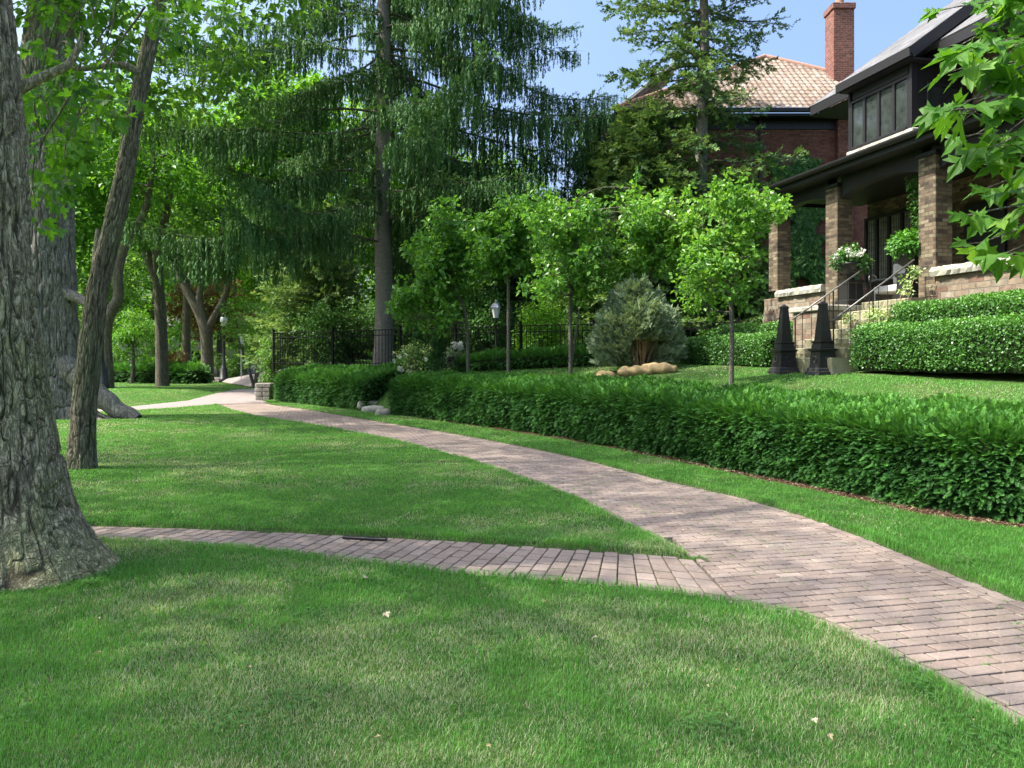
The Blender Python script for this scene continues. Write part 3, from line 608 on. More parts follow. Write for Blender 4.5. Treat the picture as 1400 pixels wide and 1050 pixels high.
# ---- big near trunk, high resolution bark
def barktrunk(name, label, base, path, bk, seed, n, m, cell, depth, flare, group=None, parts=()):
    r = rg(seed); root = thing(name, label, 'tree', base, 0, group); P = spline(path, m); a = np.arange(n) / n * 2 * np.pi
    rad = P[:, 3][:, None]; z = P[:, 2][:, None]; A = a[None] + 0 * z
    fl = sum(am * np.exp(-((A - c + np.pi) % (2 * np.pi) - np.pi) ** 2 / w_) for c, am, w_ in flare) * np.exp(-np.maximum(z, 0) * 3.0)
    rr = rad * (1 + .05 * np.sin(A * 3 + z * .5) + .035 * np.sin(A * 5 - z * .8 + seed)) + fl
    ca, sa = np.cos(A), np.sin(A); rm = float(P[:, 3].mean()); wob = fbm(ca * 3, sa * 3, z * 2, seed, 3) - .5
    u = A / (2 * np.pi) * round(2 * np.pi * rm / cell); per = round(2 * np.pi * rm / cell)
    kk = 1 / cell; wob = wob * .4; wz = z * kk * .16 + wob * .8
    n1 = vn(ca * rm * kk + wob, sa * rm * kk + wob, wz, seed); n2 = vn(ca * rm * kk * 1.7 + wob, sa * rm * kk * 1.7, wz * 2.2, seed + 11); n3 = vn(ca * rm * kk * .8, sa * rm * kk * .8, z * kk * 1.1 + wob * 3, seed + 13)
    crack = np.minimum(np.minimum(sm(np.abs(n1 - .5), 0, .12), .15 + sm(np.abs(n2 - .52), 0, .13)), .62 + sm(np.abs(n3 - .5), 0, .05)); crack = np.clip(crack, 0, 1)
    ridge = fbm(ca * rm * 26, sa * rm * 26, z * 5, seed + 3, 4); fine_ = fbm(ca * rm * 60, sa * rm * 60, z * 30, seed + 5, 3)
    lump = fbm(ca * 1.5, sa * 1.5, z * 1.3, seed + 8, 3) - .5
    h = depth * (crack - .6) + depth * .9 * (ridge - .5) + depth * .35 * (fine_ - .5) + lump * .07 * rm / .4
    rr = rr + h; V = np.stack([P[:, 0][:, None] + ca * rr, P[:, 1][:, None] + sa * rr, z + 0 * A], -1).reshape(-1, 3)
    mb = MB(); mb.add(V, [grid_faces(m, n, True)], np.clip(crack * .6 + ridge * .55, 0, 1).ravel())
    for f in parts:
        f = spline(f, 30); tube(mb, f[:, :3] + (np.stack([vn(f[:, 2] * 3, f[:, 0] * 3, 0, q) - .5 for q in range(3)], -1) * f[:, 3:4] * .5), f[:, 3], 14, .6)
    mb.build('trunk', M[bk], root, True); return root
base1 = (-3.98, 6.05, -.03)
t1 = barktrunk('maple_tree', 'huge mossy maple trunk nearest the camera at the left edge, flaring at its foot', base1,
    [(0, 0, -.1, .54), (0, 0, .2, .52), (0, 0, .5, .48), (0, 0, 1.0, .43), (-.03, 0, 1.6, .385), (-.1, 0, 2.6, .355), (-.15, 0, 3.6, .345), (-.22, 0, 4.4, .33), (-.6, -.1, 6, .3), (-.9, -.2, 8, .2)],
    'bark_moss', 4, 1100, 1000, .055, .028, [(-.5, .38, .3), (.2, .3, .2), (-1.5, .2, .2), (-2.6, .25, .3), (.8, .15, .3), (2.2, .3, .4)],
    parts=[[(.05, .1, 3.68, .09), (.22, .12, 3.74, .045), (.38, .15, 3.84, .036), (.5, .2, 3.94, .03), (.58, .22, 4.1, .024), (.6, .22, 4.2, .015)], [(-.2, 0, 4.6, .26), (.2, .9, 6.2, .18), (.8, 2, 8.5, .09)], [(-.3, -.1, 4.8, .24), (-1.2, -1.5, 7, .15), (-2, -2.5, 9, .08)]])
scar = MB(); lathe(scar, [(0, .0), (.03, .01), (.025, .16), (0, .19)], (0, 0, 0), 10); so_ = scar.build('wound', plain('bare_orange_wood', (.3, .11, .045), .8, .1, 0, .4, 30), t1); so_.location = (.12, -.27, 3.72)
def shadecrown(root, r, ell, n, per, size, rad, leaf='maple', tmpl=(MAP2, MAP2F), name='crown', **kw):
    cen = clumps_in(r, ell, n); mb = MB(); leaves(mb, r, cen, rad * r.uniform(.7, 1.2, len(cen)), per, size, tmpl, **kw); mb.build(name, M[leaf], root); return cen
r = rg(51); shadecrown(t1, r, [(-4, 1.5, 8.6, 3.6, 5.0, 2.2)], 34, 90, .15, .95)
# low hanging sprays of the same maple, left top of the picture
mb = MB(); tw = MB(); cen = []
for k in range(34):
    px, py, D = r.uniform(40, 150), r.uniform(-60, 300), r.uniform(7.2, 10)
    if r.random() < .15: px, py = r.uniform(200, 330), r.uniform(-40, 90)
    c = np.array([at(px, D), D, EYE - (py - HOR) / FPX * D]) - base1; cen.append(c)
    tube(tw, bent(c + [r.uniform(-.2, .5), r.uniform(-.2, .2), r.uniform(.5, 1.1)], c, r, .05, 6), np.linspace(.012, .004, 6), 5)
leaves(mb, r, cen, r.uniform(.22, .42, len(cen)), 26, .115, (MAP, MAPF), squash=.8, droop=.7, tb=.36)
mb.build('hanging_leaves', M['maple'], t1); tw.build('twig', M['bark_lean'], t1, True)

lx, lD = at(113, 11.6), 11.6
t3 = barktrunk('maple_tree', 'slender leaning maple trunk with a bare side limb, beside the huge mossy trunk', (lx, lD, 0),
    [(0, 0, -.1, .19), (0, 0, .05, .18), (0, 0, .5, .165), (.03, 0, 1.0, .16), (.2, 0, 2.5, .145), (.44, .05, 3.62, .14), (.6, .1, 4.5, .125), (.72, .1, 5.2, .115), (1.05, .15, 6.8, .1), (1.3, .2, 7.8, .09), (1.6, .2, 9.5, .06)],
    'bark_lean', 14, 260, 420, .05, .012, [(-.5, .07, .3), (3.5, .07, .3), (1.5, .05, .3)],
    parts=[[(.82, .05, 5.75, .06), (.62, .0, 5.86, .05), (.3, -.05, 5.84, .045), (-.05, -.05, 5.8, .042), (-.12, -.05, 5.95, .036), (-.17, -.05, 6.15, .03), (-.3, 0, 6.2, .02)], [(.38, -.02, 5.85, .032), (.28, -.1, 6.3, .028), (.14, -.1, 6.9, .024), (.05, -.1, 7.6, .02)], [(.15, .1, 2.2, .05), (-.05, .4, 2.9, .04), (-.2, .8, 3.6, .03)]])
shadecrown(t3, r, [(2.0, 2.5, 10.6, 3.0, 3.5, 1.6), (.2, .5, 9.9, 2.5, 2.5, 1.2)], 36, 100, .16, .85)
gx, gD = at(62, 21.5), 21.5
t2 = barktrunk('maple_tree', 'massive old grey trunk with wide root flare behind the leaning trunk', (gx, gD, 0),
    [(0, 0, -.15, 1.0), (0, 0, .3, .92), (.05, 0, 1.2, .8), (.05, 0, 3, .72), (0, 0, 5, .7), (0, 0, 7.5, .68), (.1, 0, 10, .6), (.3, 0, 13, .4)],
    'bark_grey', 24, 420, 420, .11, .04, [(-.2, 1.15, .1), (-1.3, .5, .15), (-2.4, .5, .2), (.9, .5, .2), (2.6, .4, .3)],
    parts=[[(.5, -.1, 1.5, .38), (1.1, -.1, .95, .33), (1.75, -.1, .45, .26), (2.5, -.1, -.08, .17)], [(.4, -.2, 3.5, .2), (.95, -.3, 3.25, .14), (1.4, -.3, 3.1, .1), (1.7, 0, 3.5, .06)], [(0, 0, 10, .4), (2.2, -1, 13, .2), (3.5, -2, 15, .1)]])
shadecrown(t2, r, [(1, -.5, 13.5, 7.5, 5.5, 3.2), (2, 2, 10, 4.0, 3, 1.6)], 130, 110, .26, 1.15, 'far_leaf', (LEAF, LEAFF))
# unseen trees added out of view, thinned so they half-shade the foreground
for i, (x, y, lab) in enumerate([(-15.5, 2.0, 'tall unseen maple added beyond the left edge to shade the foreground'), (-16.5, 11, 'second tall unseen maple added for shade beyond the left edge behind the first'), (-15, -6, 'third tall unseen maple added for shade behind the camera at left')]):
    broad('shade_tree', lab, (x, y, 0), [(0, 0, -.1, .55), (0, 0, 3, .46), (.3, 0, 9, .36), (.2, 0, 16, .15)], [(1.5, 0, 16.5, 6.5, 7, 7)], 260, 70, .17, 'maple', 'bark_far', 60 + i, rad=1.7, shell=.36, squash=1, limbs=6, fine=False)

# ---- right foreground maple spray
rt = thing('maple_tree', 'bright green maple bough with large lobed leaves hanging in at the right edge', 'tree', (4.3, 3.6, 0))
r = rg(77); tr = MB(); P = spline([(0, 0, -.1, .11), (.02, .02, 1.2, .09), (-.02, 0, 2.4, .07), (-.15, -.05, 3.6, .05), (-.2, 0, 4.6, .02)], 30); tube(tr, P[:, :3], P[:, 3], 12)
D0 = 3.5; tips = [(1275, 60), (1300, 100), (1320, 170), (1345, 260), (1315, 300), (1335, 150), (1285, 140), (1390, 350), (1365, 0), (1310, 60), (1290, 20), (1330, 60), (1300, 130), (1270, 165), (1350, 130), (1330, 200), (1310, 250), (1340, 290), (1325, 330), (1380, 240), (1390, 310), (1370, 40), (1395, 90), (1395, 180), (1360, 175), (1420, 350), (1440, 260), (1430, 120), (1450, 30), (1340, -30), (1400, -40), (1480, 200), (1300, 205), (1360, 345), (1285, 95), (1345, 20), (1420, 60), (1372, 110), (1345, 235), (1405, 290), (1420, 210)]
lv = []
for k, (px, py) in enumerate(tips):
    px = px + 18 + (12 if py > 190 else 0)
    D = D0 + r.uniform(-.5, .7); c = np.array([at(px, D), D, EYE - (py - HOR) / FPX * D]) - [4.3, 3.6, 0]
    q = P[np.argmin(np.abs(P[:, 2] - (c[2] + .25)))]; b = bent(q[:3], c, r, .1, 9); tube(tr, b, np.linspace(.014, .003, 9), 6)
    for t in (.35, .48, .6, .72, .82, .9, .97, 1.0):
        for s_ in range(2 if t < .95 else 4): lv.append((b[min(8, int(t * 8))], c))
lv = np.array([l[0] for l in lv]); n = len(lv); d = nrm(rv(r, n) * [1, 1, .3] + [-.35, -.25, -.55]); st = .05 + .05 * r.random(n); S = .108 * r.uniform(.65, 1.2, n)
for p, dd, s_ in zip(lv, d, st): tube(tr, [p, p + dd * s_ * [1, 1, .3]], .0016, 4)
mb = MB(); P2 = lv + d * st[:, None] * [1, 1, .3]; Fr_ = frames(nrm(d + rv(r, n) * .25), nrm(rv(r, n) * .55 + [-.25, -.35, .8])); tt_ = np.clip(.45 + .22 * r.normal(size=n), 0, 1)
for q, (kx, ky, kz) in enumerate([(1, 1, 1), (1.1, .92, 2.1), (.9, 1.05, -.7), (1.15, .95, .3)]):
    T_ = MAP * [kx, ky, kz]; T_[:, 2] += .07 * np.sin(MAP[:, 0] * 9 + q) * np.abs(MAP[:, 0]) - .1 * q * MAP[:, 1] ** 3; k = np.arange(n) % 4 == q; scat(mb, T_, MAPF, P2[k], Fr_[k], S[k], tt_[k])
for k in range(26):                                                          # upper crown outside the frame
    c = np.array([r.uniform(-.3, 1.4), r.uniform(-1, 1), r.uniform(3.4, 5)]); leaves(mb, r, [c], [.4], 24, .12, (MAP, MAPF), droop=.5)
tr.build('trunk', M['bark_sap'], rt, True); mb.build('crown', M['maple'], rt)

# ---- conifers
def conifer(name, label, base, Ht, r0, z0, dz, Lf, seed, mode='hang', leaf='spruce', nb=5, az=None, sag=.16, size=.7, dens=1.0, lean=0, start=.12, azf=None, tint=.38, latf=.55, group=None):
    r = rg(seed); root = thing(name, label, 'tree', base, 0, group); tr = MB(); zz = np.linspace(-.2, Ht, 26); P = np.stack([lean * zz / Ht + .05 * np.sin(zz * .7), .04 * np.cos(zz * .9), zz], -1); rr = r0 * (1 - zz / Ht) ** .75 + .01; rr[0] *= 1.25; tube(tr, P, rr, 18)
    hp, hs, ht = [], [], []; bp, bd, bs, bt = [], [], [], []; br = MB(); z = z0; q = 0
    while z < Ht * .98:
        L0 = Lf(z); m = nb if L0 > 1 else 4; ph = r.uniform(0, 6.28)
        for k in range(m):
            a = ph + 6.283 * (k + r.uniform(-.25, .25)) / m; L = L0 * (r.uniform(.55, 1.15) if mode == 'hang' else r.uniform(.72, 1.12)) * (azf(a, z) if azf else 1)
            if L < .3: continue
            zb = z + r.uniform(-.3, .3) * dz; n = 16; t = np.linspace(0, 1, n); rise = r.uniform(-.02, .08)
            h = L * (rise * t - sag * 2.2 * t ** 1.6 + sag * 1.55 * t ** 3.2) + .02 * L * np.sin(t * 9 + r.uniform(0, 6)); wob = .05 * L * np.sin(t * 3 + r.uniform(0, 6)) * t
            d = np.array([math.cos(a), math.sin(a), 0]); s = np.array([-d[1], d[0], 0]); B = np.array([lean * zb / Ht, 0, zb]) + d * (t * L)[:, None] + s * wob[:, None] + np.array([0, 0, 1]) * h[:, None]
            tube(br, B, np.linspace(min(.05, r0 * .3) * min(1, L / 4 + .3), .006, n), 6)
            nl = int(L / .24 * dens); ts = np.linspace(start, 1, max(nl, 3))
            for t_ in ts:
                p = np.array([np.interp(t_, t, B[:, c]) for c in range(3)]); w_ = latf * (.35 + .85 * math.sin(min(1, t_ * 1.08) * 2.6)) * min(1.2, L / 3.2)
                lk = .6 + 1.1 * r.random() ** 2
                for sg in (-1, 1):
                    ll = w_ * r.uniform(.6, 1.2); dd = nrm((d * .75 + s * sg)[None])[0]; e = p + dd * ll + [0, 0, -ll * r.uniform(.1, .35)]
                    tube(br, [p, (p + e) / 2 + [0, 0, .03], e], [.005, .004, .002], 3)
                    m2 = max(2, int(ll / .15 * dens)) 
                    for f in np.linspace(.1, 1, m2):
                        c = p + (e - p) * f + r.normal(size=3) * .03
                        if mode == 'hang':
                            for _ in range(2): hp.append(c + r.normal(size=3) * .07); hs.append(size * lk * r.uniform(.5, 1.3) * (.6 + .5 * math.sin(t_ * 3))); ht.append(tint + .14 * r.normal() + (.12 if f > .9 else 0))
                        else:
                            bp.append(c); bd.append(dd + d * .5 + r.normal(size=3) * .45 + [0, 0, r.uniform(-.3, .2)]); bs.append(size * r.uniform(.6, 1.25)); bt.append(tint + .14 * r.normal() + (.12 if f > .9 else 0))
                            if r.random() < .5: bp.append(c); bd.append(-dd * .2 + d + r.normal(size=3) * .6); bs.append(size * r.uniform(.5, 1)); bt.append(tint + .14 * r.normal())
            if mode == 'hang' and L > .8:
                for t_ in np.linspace(.3, 1, int(L * 3)):
                    p = np.array([np.interp(t_, t, B[:, c]) for c in range(3)]); [(bp.append(p + r.normal(size=3) * .08), bd.append(d + r.normal(size=3) * .7 + [0, 0, .1]), bs.append(r.uniform(.25, .45)), bt.append(tint + .12 + .12 * r.normal())) for _ in range(4)]
        z += dz * r.uniform(.75, 1.25); q += 1
    mb = MB()
    if hp:
        n = len(hp); a = r.uniform(0, 6.28, n); Rm = np.zeros((n, 3, 3)); Rm[:, 0, 0] = np.cos(a); Rm[:, 1, 0] = np.sin(a); Rm[:, 0, 1] = -np.sin(a); Rm[:, 1, 1] = np.cos(a); Rm[:, 2, 2] = 1
        S = np.array(hs); Sx = np.clip(S * .8, .3, .55) * 1.0; scat(mb, HANG[0], HANG[1], np.array(hp), Rm, np.stack([Sx, Sx, S], -1), np.clip(ht, 0, 1))
    if bp: n = len(bp); scat(mb, BRUSH[0], BRUSH[1], np.array(bp), frames(np.array(bd), rv(r, n) * .4 + [0, 0, 1]), np.array(bs), np.clip(bt, 0, 1))
    tr.build('trunk', M['bark_spruce'], root, True); br.build('branches', M['bark_far'], root, True); mb.build('crown', M[leaf], root); return root
sx_, sD = at(524, 30), 30.0
def spf(a, z):
    c = math.cos(a)                                # c<0 to the left; lower right side is open
    f = 1.0
    if math.sin(a) < -.5: f = .2
    if z >= 7 and c > .35: f = 1.18
    if z < 7.0 and c > 0: f = .6
    if z < 6.2 and c > .2: f = .0 if z < 5.4 else .4
    if z < 5.6 and c < -.2: f = 1.0
    return f
conifer('spruce_tree', 'tall weeping spruce with a bare straight trunk behind the iron fence', (sx_, sD, h1(sx_, sD)), 24, .36, 4.7, .85, lambda z: float(np.interp(z, [3, 5, 8, 12, 16, 24], [5.2, 8.2, 8.8, 8.2, 6, .3])), 31, 'hang', 'spruce', 5, size=.62, azf=spf, latf=.62, sag=.15, dens=.92, tint=.45)
cx_, cD = at(961, 27.5), 27.5
conifer('spruce_tree', 'open crowned pale spruce with bare lower trunk in front of the red house', (cx_, cD, h1(cx_, cD)), 21, .27, 4.6, .66, lambda z: float(np.interp(z, [4, 6, 8, 9.5, 11, 14, 21], [2.6, 2.8, 2.2, 2.0, 3.0, 2.6, .3])), 33, 'brush', 'spruce_pale', 5, size=.42, sag=.06, latf=.56, tint=.55, azf=lambda a, z: (.55 + .6 * abs(math.sin(a * 2 + z * 1.7))) , dens=.8)
for i, (px, D, Ht, L, sz, lab, lf, md) in enumerate([
    (880, 28.5, 11.0, 2.6, .6, 'bushy pale green conifer just left of the open crowned spruce', 'spruce_pale', 'brush'),
    (842, 29.5, 9.6, 2.4, .6, 'soft green conifer hiding the left wing of the red house', 'spruce_pale', 'brush'),
    (808, 31, 11.4, 3.2, .6, 'dark drooping conifer between the weeping spruce and the pale conifer', 'spruce', 'hang'),
    (1010, 28, 7.8, 2.2, .55, 'low green conifer against the red brick wall', 'spruce_pale', 'brush'),
    (925, 30, 8.6, 2.4, .6, 'dense conifer directly behind the trunk of the open crowned spruce', 'spruce', 'brush'),
    (1045, 22.5, 3.1, .8, .3, 'small blue green conifer in shade at the far end of the porch', 'spruce_pale', 'hang'),
    (430, 35, 8.6, 3.0, .5, 'soft green conifer close on the left of the weeping spruce trunk', 'spruce_pale', 'brush'),
    (600, 37, 8.2, 3.0, .5, 'dark conifer close on the right of the weeping spruce trunk', 'spruce', 'brush'),
    (710, 35, 7.8, 2.6, .5, 'dark conifer behind the round leaved saplings', 'spruce', 'brush')]):
    x = at(px, D); conifer('conifer_tree', lab, (x, D, h1(x, D)), Ht - 1.4, .14, .5, .42, lambda z, Ht=Ht, L=L: L * (1 - (z / (Ht - 1.2)) ** 1.5) * .9 + .15, 80 + i, md, lf, 6, tint=.74 if lf == 'spruce_pale' else .42, size=sz, sag=.08, latf=.55, dens=.95, group=None)

# ---- saplings in the front garden
def sapling(px, py, D, crown, h, lab, seed, lean=(0, 0), twin=False, tb=.48):
    """crown = pixel box x0,x1,y0,y1"""
    bx = at(px, D); bz = h1(bx, D); k = D / FPX; x0, x1, y0, y1 = crown; cx, cz = ((x0 + x1) / 2 - 700) * k - bx, EYE - ((y0 + y1) / 2 - HOR) * k - bz; rx, rz = (x1 - x0) / 2 * k * 1.1, (y1 + 14 - y0) / 2 * k
    q_ = random.Random(seed); els = [(0, 0, -.1, .6), (.1, 0, .4, .45)] + [(q_.uniform(-.8, .8), q_.uniform(-.6, .6), q_.uniform(-.68, .78), q_.uniform(.2, .36)) for _ in range(13)]
    fk = [[(0, 0, .25, .04), (.1, .05, .9, .03), (.2, 0, 1.6, .02)]] if twin else []
    return broad('sapling_tree', lab, (bx, D, bz), [(0, 0, -.1, .052), (0, 0, .3, .045), (lean[0] * .5, 0, cz * .6, .04), (cx * .8, 0, cz, .028), (cx, 0, cz + rz * .7, .01)],
        [(cx + rx * ex, rx * ey, cz + rz * ez, rx * es, rx * es, rz * es * .8) for ex, ey, ez, es in els], 210, 26, .0072 * D, 'sapling_leaf', 'bark_sap', seed, 'saplings in the front garden', rad=.0125 * D, limbs=11, tn=8, forks=fk, tb=tb, squash=.9, flat=.8, droop=.25, cat='tree', shell=.6, shoot=.028 * D)
sapling(640, 500, 21.6, (548, 662, 285, 452), 0, 'leftmost thin sapling with drooping deep green crown, trunk leaning left', 101, (-.15, 0), tb=.36)
sapling(695, 503, 20.4, (645, 742, 262, 400), 0, 'second sapling from the left, with straight grey trunk in front of the lantern post', 102, tb=.42)
sapling(780, 503, 18.4, (704, 872, 248, 448), 0, 'tallest sapling, with two stems from one foot, left of the grey green evergreen', 103, twin=True)
sapling(888, 500, 18.6, (838, 952, 268, 400), 0, 'yellow green sapling standing behind the grey green evergreen', 104, tb=.62)
sapling(1000, 515, 13.6, (912, 1066, 256, 455), 0, 'rightmost sapling standing alone on the sunny lawn by the obelisks', 105, tb=.58)

# ---- hedges
def hedge(name, label, line, wd, hf, hb, kind, dens, size, seed, zf=None, hv=None, core=.07, group=None, ends=True):
    """line = front line; section runs up the front, over the top and down the back"""
    r = rg(seed); L = np.asarray(line, float); T = nrm(np.gradient(L, axis=0)); Nn = np.stack([T[:, 1], -T[:, 0]], 1)     # away from the front
    s = np.concatenate([[0], np.cumsum(np.linalg.norm(np.diff(L, axis=0), axis=1))]); tot = s[-1]
    z0 = np.array([zf(x, y) if zf else h1(x, y) for x, y in L]); zb = np.array([h1(x, y) if not zf else zf(x, y) for x, y in L + Nn * wd])
    sec = lambda e: np.array([(.05 + e, .02, 0), (e - .0, .35, 0), (e + .0, .72, 0), (e + .05, .92, 0), (e + .2, 1.0, .15), (wd / 2, 1.0, .5), (wd - e - .1, 1.0, .9), (wd - e, .85, 1), (wd - e, 0.0, 1)])
    def pos(ss, q, e=0, lift=0):
        sc = sec(e); m = len(sc) - 1; seg = np.array([0, .35 * hf, .72 * hf, .95 * hf, hf + .15, hf + wd * .5, hf + wd * .9, hf + wd + .15, hf + wd + .15 + hf * .8]); seg = seg / seg[-1]
        a = np.interp(q, seg, sc[:, 0]); hh = np.interp(q, seg, sc[:, 1]); tt = np.interp(q, seg, sc[:, 2])
        bx_ = np.interp(ss, s, L[:, 0]); by_ = np.interp(ss, s, L[:, 1]); nx, ny = np.interp(ss, s, Nn[:, 0]), np.interp(ss, s, Nn[:, 1]); zf0 = np.interp(ss, s, z0); zb0 = np.interp(ss, s, zb)
        hfv = np.interp(ss, s, np.broadcast_to(hf if np.ndim(hf) else hf, (len(s),))); zt = (zf0 + hf) * (1 - tt) + (np.where(True, zf0, zb0) + hb) * tt; zl = zf0 * (1 - tt) + zb0 * tt
        if hv is not None: zt = zt + np.interp(ss, s, hv)
        z = np.where(hh >= .999, zt, zl + (zt - zl) * hh); return np.stack([bx_ + nx * (a), by_ + ny * (a), z - lift], -1)
    def nse(P): return (fbm(P[:, 0] * 2.3, P[:, 1] * 2.3, P[:, 2] * 2.3, seed, 3) - .5) * 1.0
    nq, ns = 26, max(6, int(tot / .15)); SS, QQ = np.meshgrid(np.linspace(.05, tot - .05, ns), np.linspace(0, 1, nq), indexing='ij')
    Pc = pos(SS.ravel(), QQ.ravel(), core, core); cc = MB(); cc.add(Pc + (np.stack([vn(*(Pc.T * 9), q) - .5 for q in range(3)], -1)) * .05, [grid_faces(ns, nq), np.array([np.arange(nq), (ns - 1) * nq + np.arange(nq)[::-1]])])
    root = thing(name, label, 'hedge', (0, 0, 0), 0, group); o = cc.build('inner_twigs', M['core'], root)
    # cut ends are leafy too
    arc = hf + wd + hf; n = int(tot * arc * dens); ss = r.uniform(0, tot, n); q = r.random(n); P = pos(ss, q); P1 = pos(ss, np.clip(q + .01, 0, 1)); P0 = pos(ss, np.clip(q - .01, 0, 1)); tn = nrm(P1 - P0)
    nx, ny = np.interp(ss, s, T[:, 0]), np.interp(ss, s, T[:, 1]); Tt = np.stack([nx, ny, 0 * nx], -1); No = nrm(np.cross(tn, Tt)); 
    No = np.where((No[:, 2:3] < -.3), -No, No); k = r.random(n) > .0
    if ends:
        m = int(wd * hf * dens * 1.2); e = r.random(m) < .5; a = r.uniform(0, 1, m); P_ = np.zeros((m, 3)); N_ = np.zeros((m, 3))
        for fl, ss_ in ((e, 0.0), (~e, tot)):
            f0 = pos(np.full(fl.sum(), ss_), np.zeros(fl.sum())); top = r.random(fl.sum()); i = 0 if ss_ == 0 else -1; zt = (z0[i] + hf) * (1 - a[fl]) + (z0[i] + hb) * a[fl]; zl = z0[i] * (1 - a[fl]) + zb[i] * a[fl]
            P_[fl] = np.stack([L[i, 0] + Nn[i, 0] * wd * a[fl], L[i, 1] + Nn[i, 1] * wd * a[fl], zl + (zt - zl) * top], -1); N_[fl] = np.array([*(-T[0] if ss_ == 0 else T[-1]), 0])
        P = np.vstack([P, P_]); No = np.vstack([No, N_]); q = np.concatenate([q, np.full(m, .3)]); n += m
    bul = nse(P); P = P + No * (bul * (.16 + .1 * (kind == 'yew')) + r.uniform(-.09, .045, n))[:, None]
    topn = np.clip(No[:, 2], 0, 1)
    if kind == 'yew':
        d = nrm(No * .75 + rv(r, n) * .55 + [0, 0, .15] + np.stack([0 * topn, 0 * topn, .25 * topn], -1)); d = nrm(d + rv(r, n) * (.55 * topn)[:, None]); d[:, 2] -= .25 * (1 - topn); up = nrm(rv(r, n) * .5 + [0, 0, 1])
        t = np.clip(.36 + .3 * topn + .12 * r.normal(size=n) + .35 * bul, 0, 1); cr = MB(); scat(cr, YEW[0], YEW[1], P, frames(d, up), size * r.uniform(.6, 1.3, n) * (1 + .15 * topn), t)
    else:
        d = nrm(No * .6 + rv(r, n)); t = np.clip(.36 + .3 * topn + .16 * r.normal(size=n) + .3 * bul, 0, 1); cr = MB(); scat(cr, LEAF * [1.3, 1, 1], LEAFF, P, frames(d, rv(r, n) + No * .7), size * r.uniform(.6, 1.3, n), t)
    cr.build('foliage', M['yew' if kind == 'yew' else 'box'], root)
    return root
hs_ = np.concatenate([[0], np.cumsum(np.linalg.norm(np.diff(HEDGE[:120], axis=0), axis=1))])
def seg(x0, x1, m=60):
    """part of the hedge line between two depths"""
    a = np.interp(x0, HEDGE[:120, 1], hs_); b = np.interp(x1, HEDGE[:120, 1], hs_); t = np.linspace(a, b, m); return np.stack([np.interp(t, hs_, HEDGE[:120, 0]), np.interp(t, hs_, HEDGE[:120, 1])], -1)
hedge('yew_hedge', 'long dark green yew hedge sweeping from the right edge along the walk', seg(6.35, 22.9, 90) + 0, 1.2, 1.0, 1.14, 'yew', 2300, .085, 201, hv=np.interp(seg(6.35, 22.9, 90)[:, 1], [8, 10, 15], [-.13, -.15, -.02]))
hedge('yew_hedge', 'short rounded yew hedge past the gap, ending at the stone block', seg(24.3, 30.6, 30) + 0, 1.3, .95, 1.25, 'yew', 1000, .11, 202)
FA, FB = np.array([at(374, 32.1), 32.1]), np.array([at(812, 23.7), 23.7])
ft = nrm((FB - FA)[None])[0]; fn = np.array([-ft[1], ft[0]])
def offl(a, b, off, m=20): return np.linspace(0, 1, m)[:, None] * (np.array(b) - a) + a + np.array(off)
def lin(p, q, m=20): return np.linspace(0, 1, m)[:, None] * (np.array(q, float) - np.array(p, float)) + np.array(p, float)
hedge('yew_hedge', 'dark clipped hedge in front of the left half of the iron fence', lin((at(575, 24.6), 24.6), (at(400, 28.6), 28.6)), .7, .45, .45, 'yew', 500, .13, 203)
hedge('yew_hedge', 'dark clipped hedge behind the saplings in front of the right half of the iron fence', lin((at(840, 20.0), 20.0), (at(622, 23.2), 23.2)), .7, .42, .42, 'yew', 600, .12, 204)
G = 1.47
def L2(a, b): return wld(a, b)
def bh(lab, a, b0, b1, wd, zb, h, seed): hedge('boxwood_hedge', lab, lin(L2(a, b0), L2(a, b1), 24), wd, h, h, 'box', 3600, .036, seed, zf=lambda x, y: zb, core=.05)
bh('lower sunlit boxwood hedge right of the stone steps', -2.0, -6.2, -.5, .65, 1.44, .66, 211)
bh('upper boxwood hedge under the stone porch wall, right of the steps', -1.0, -6.0, -.2, .6, 1.85, .66, 212)
bh('lower boxwood hedge left of the steps behind the sapling', -2.0, 2.15, 6.4, .6, 1.46, .6, 213)
bh('upper boxwood hedge under the porch wall, left of the steps', -1.0, 2.15, 6.0, .55, 1.85, .5, 214)
# ---------------------------------------------------------------- the stone and dark timber house (local x into the house, y along the front)
hs = thing('brick_house', 'brown brick house with dark timber bay, deep pillared porch and grey shingle roof', 'house', (HO[0], HO[1], 0), HA)
FL = 2.66                                            # porch floor
def part(name, mat, parent=hs, smooth=False): 
    mb = MB(); return mb, (lambda lab=None: tag(mb.build(name, M[mat], parent, smooth), lab) if lab else mb.build(name, M[mat], parent, smooth))
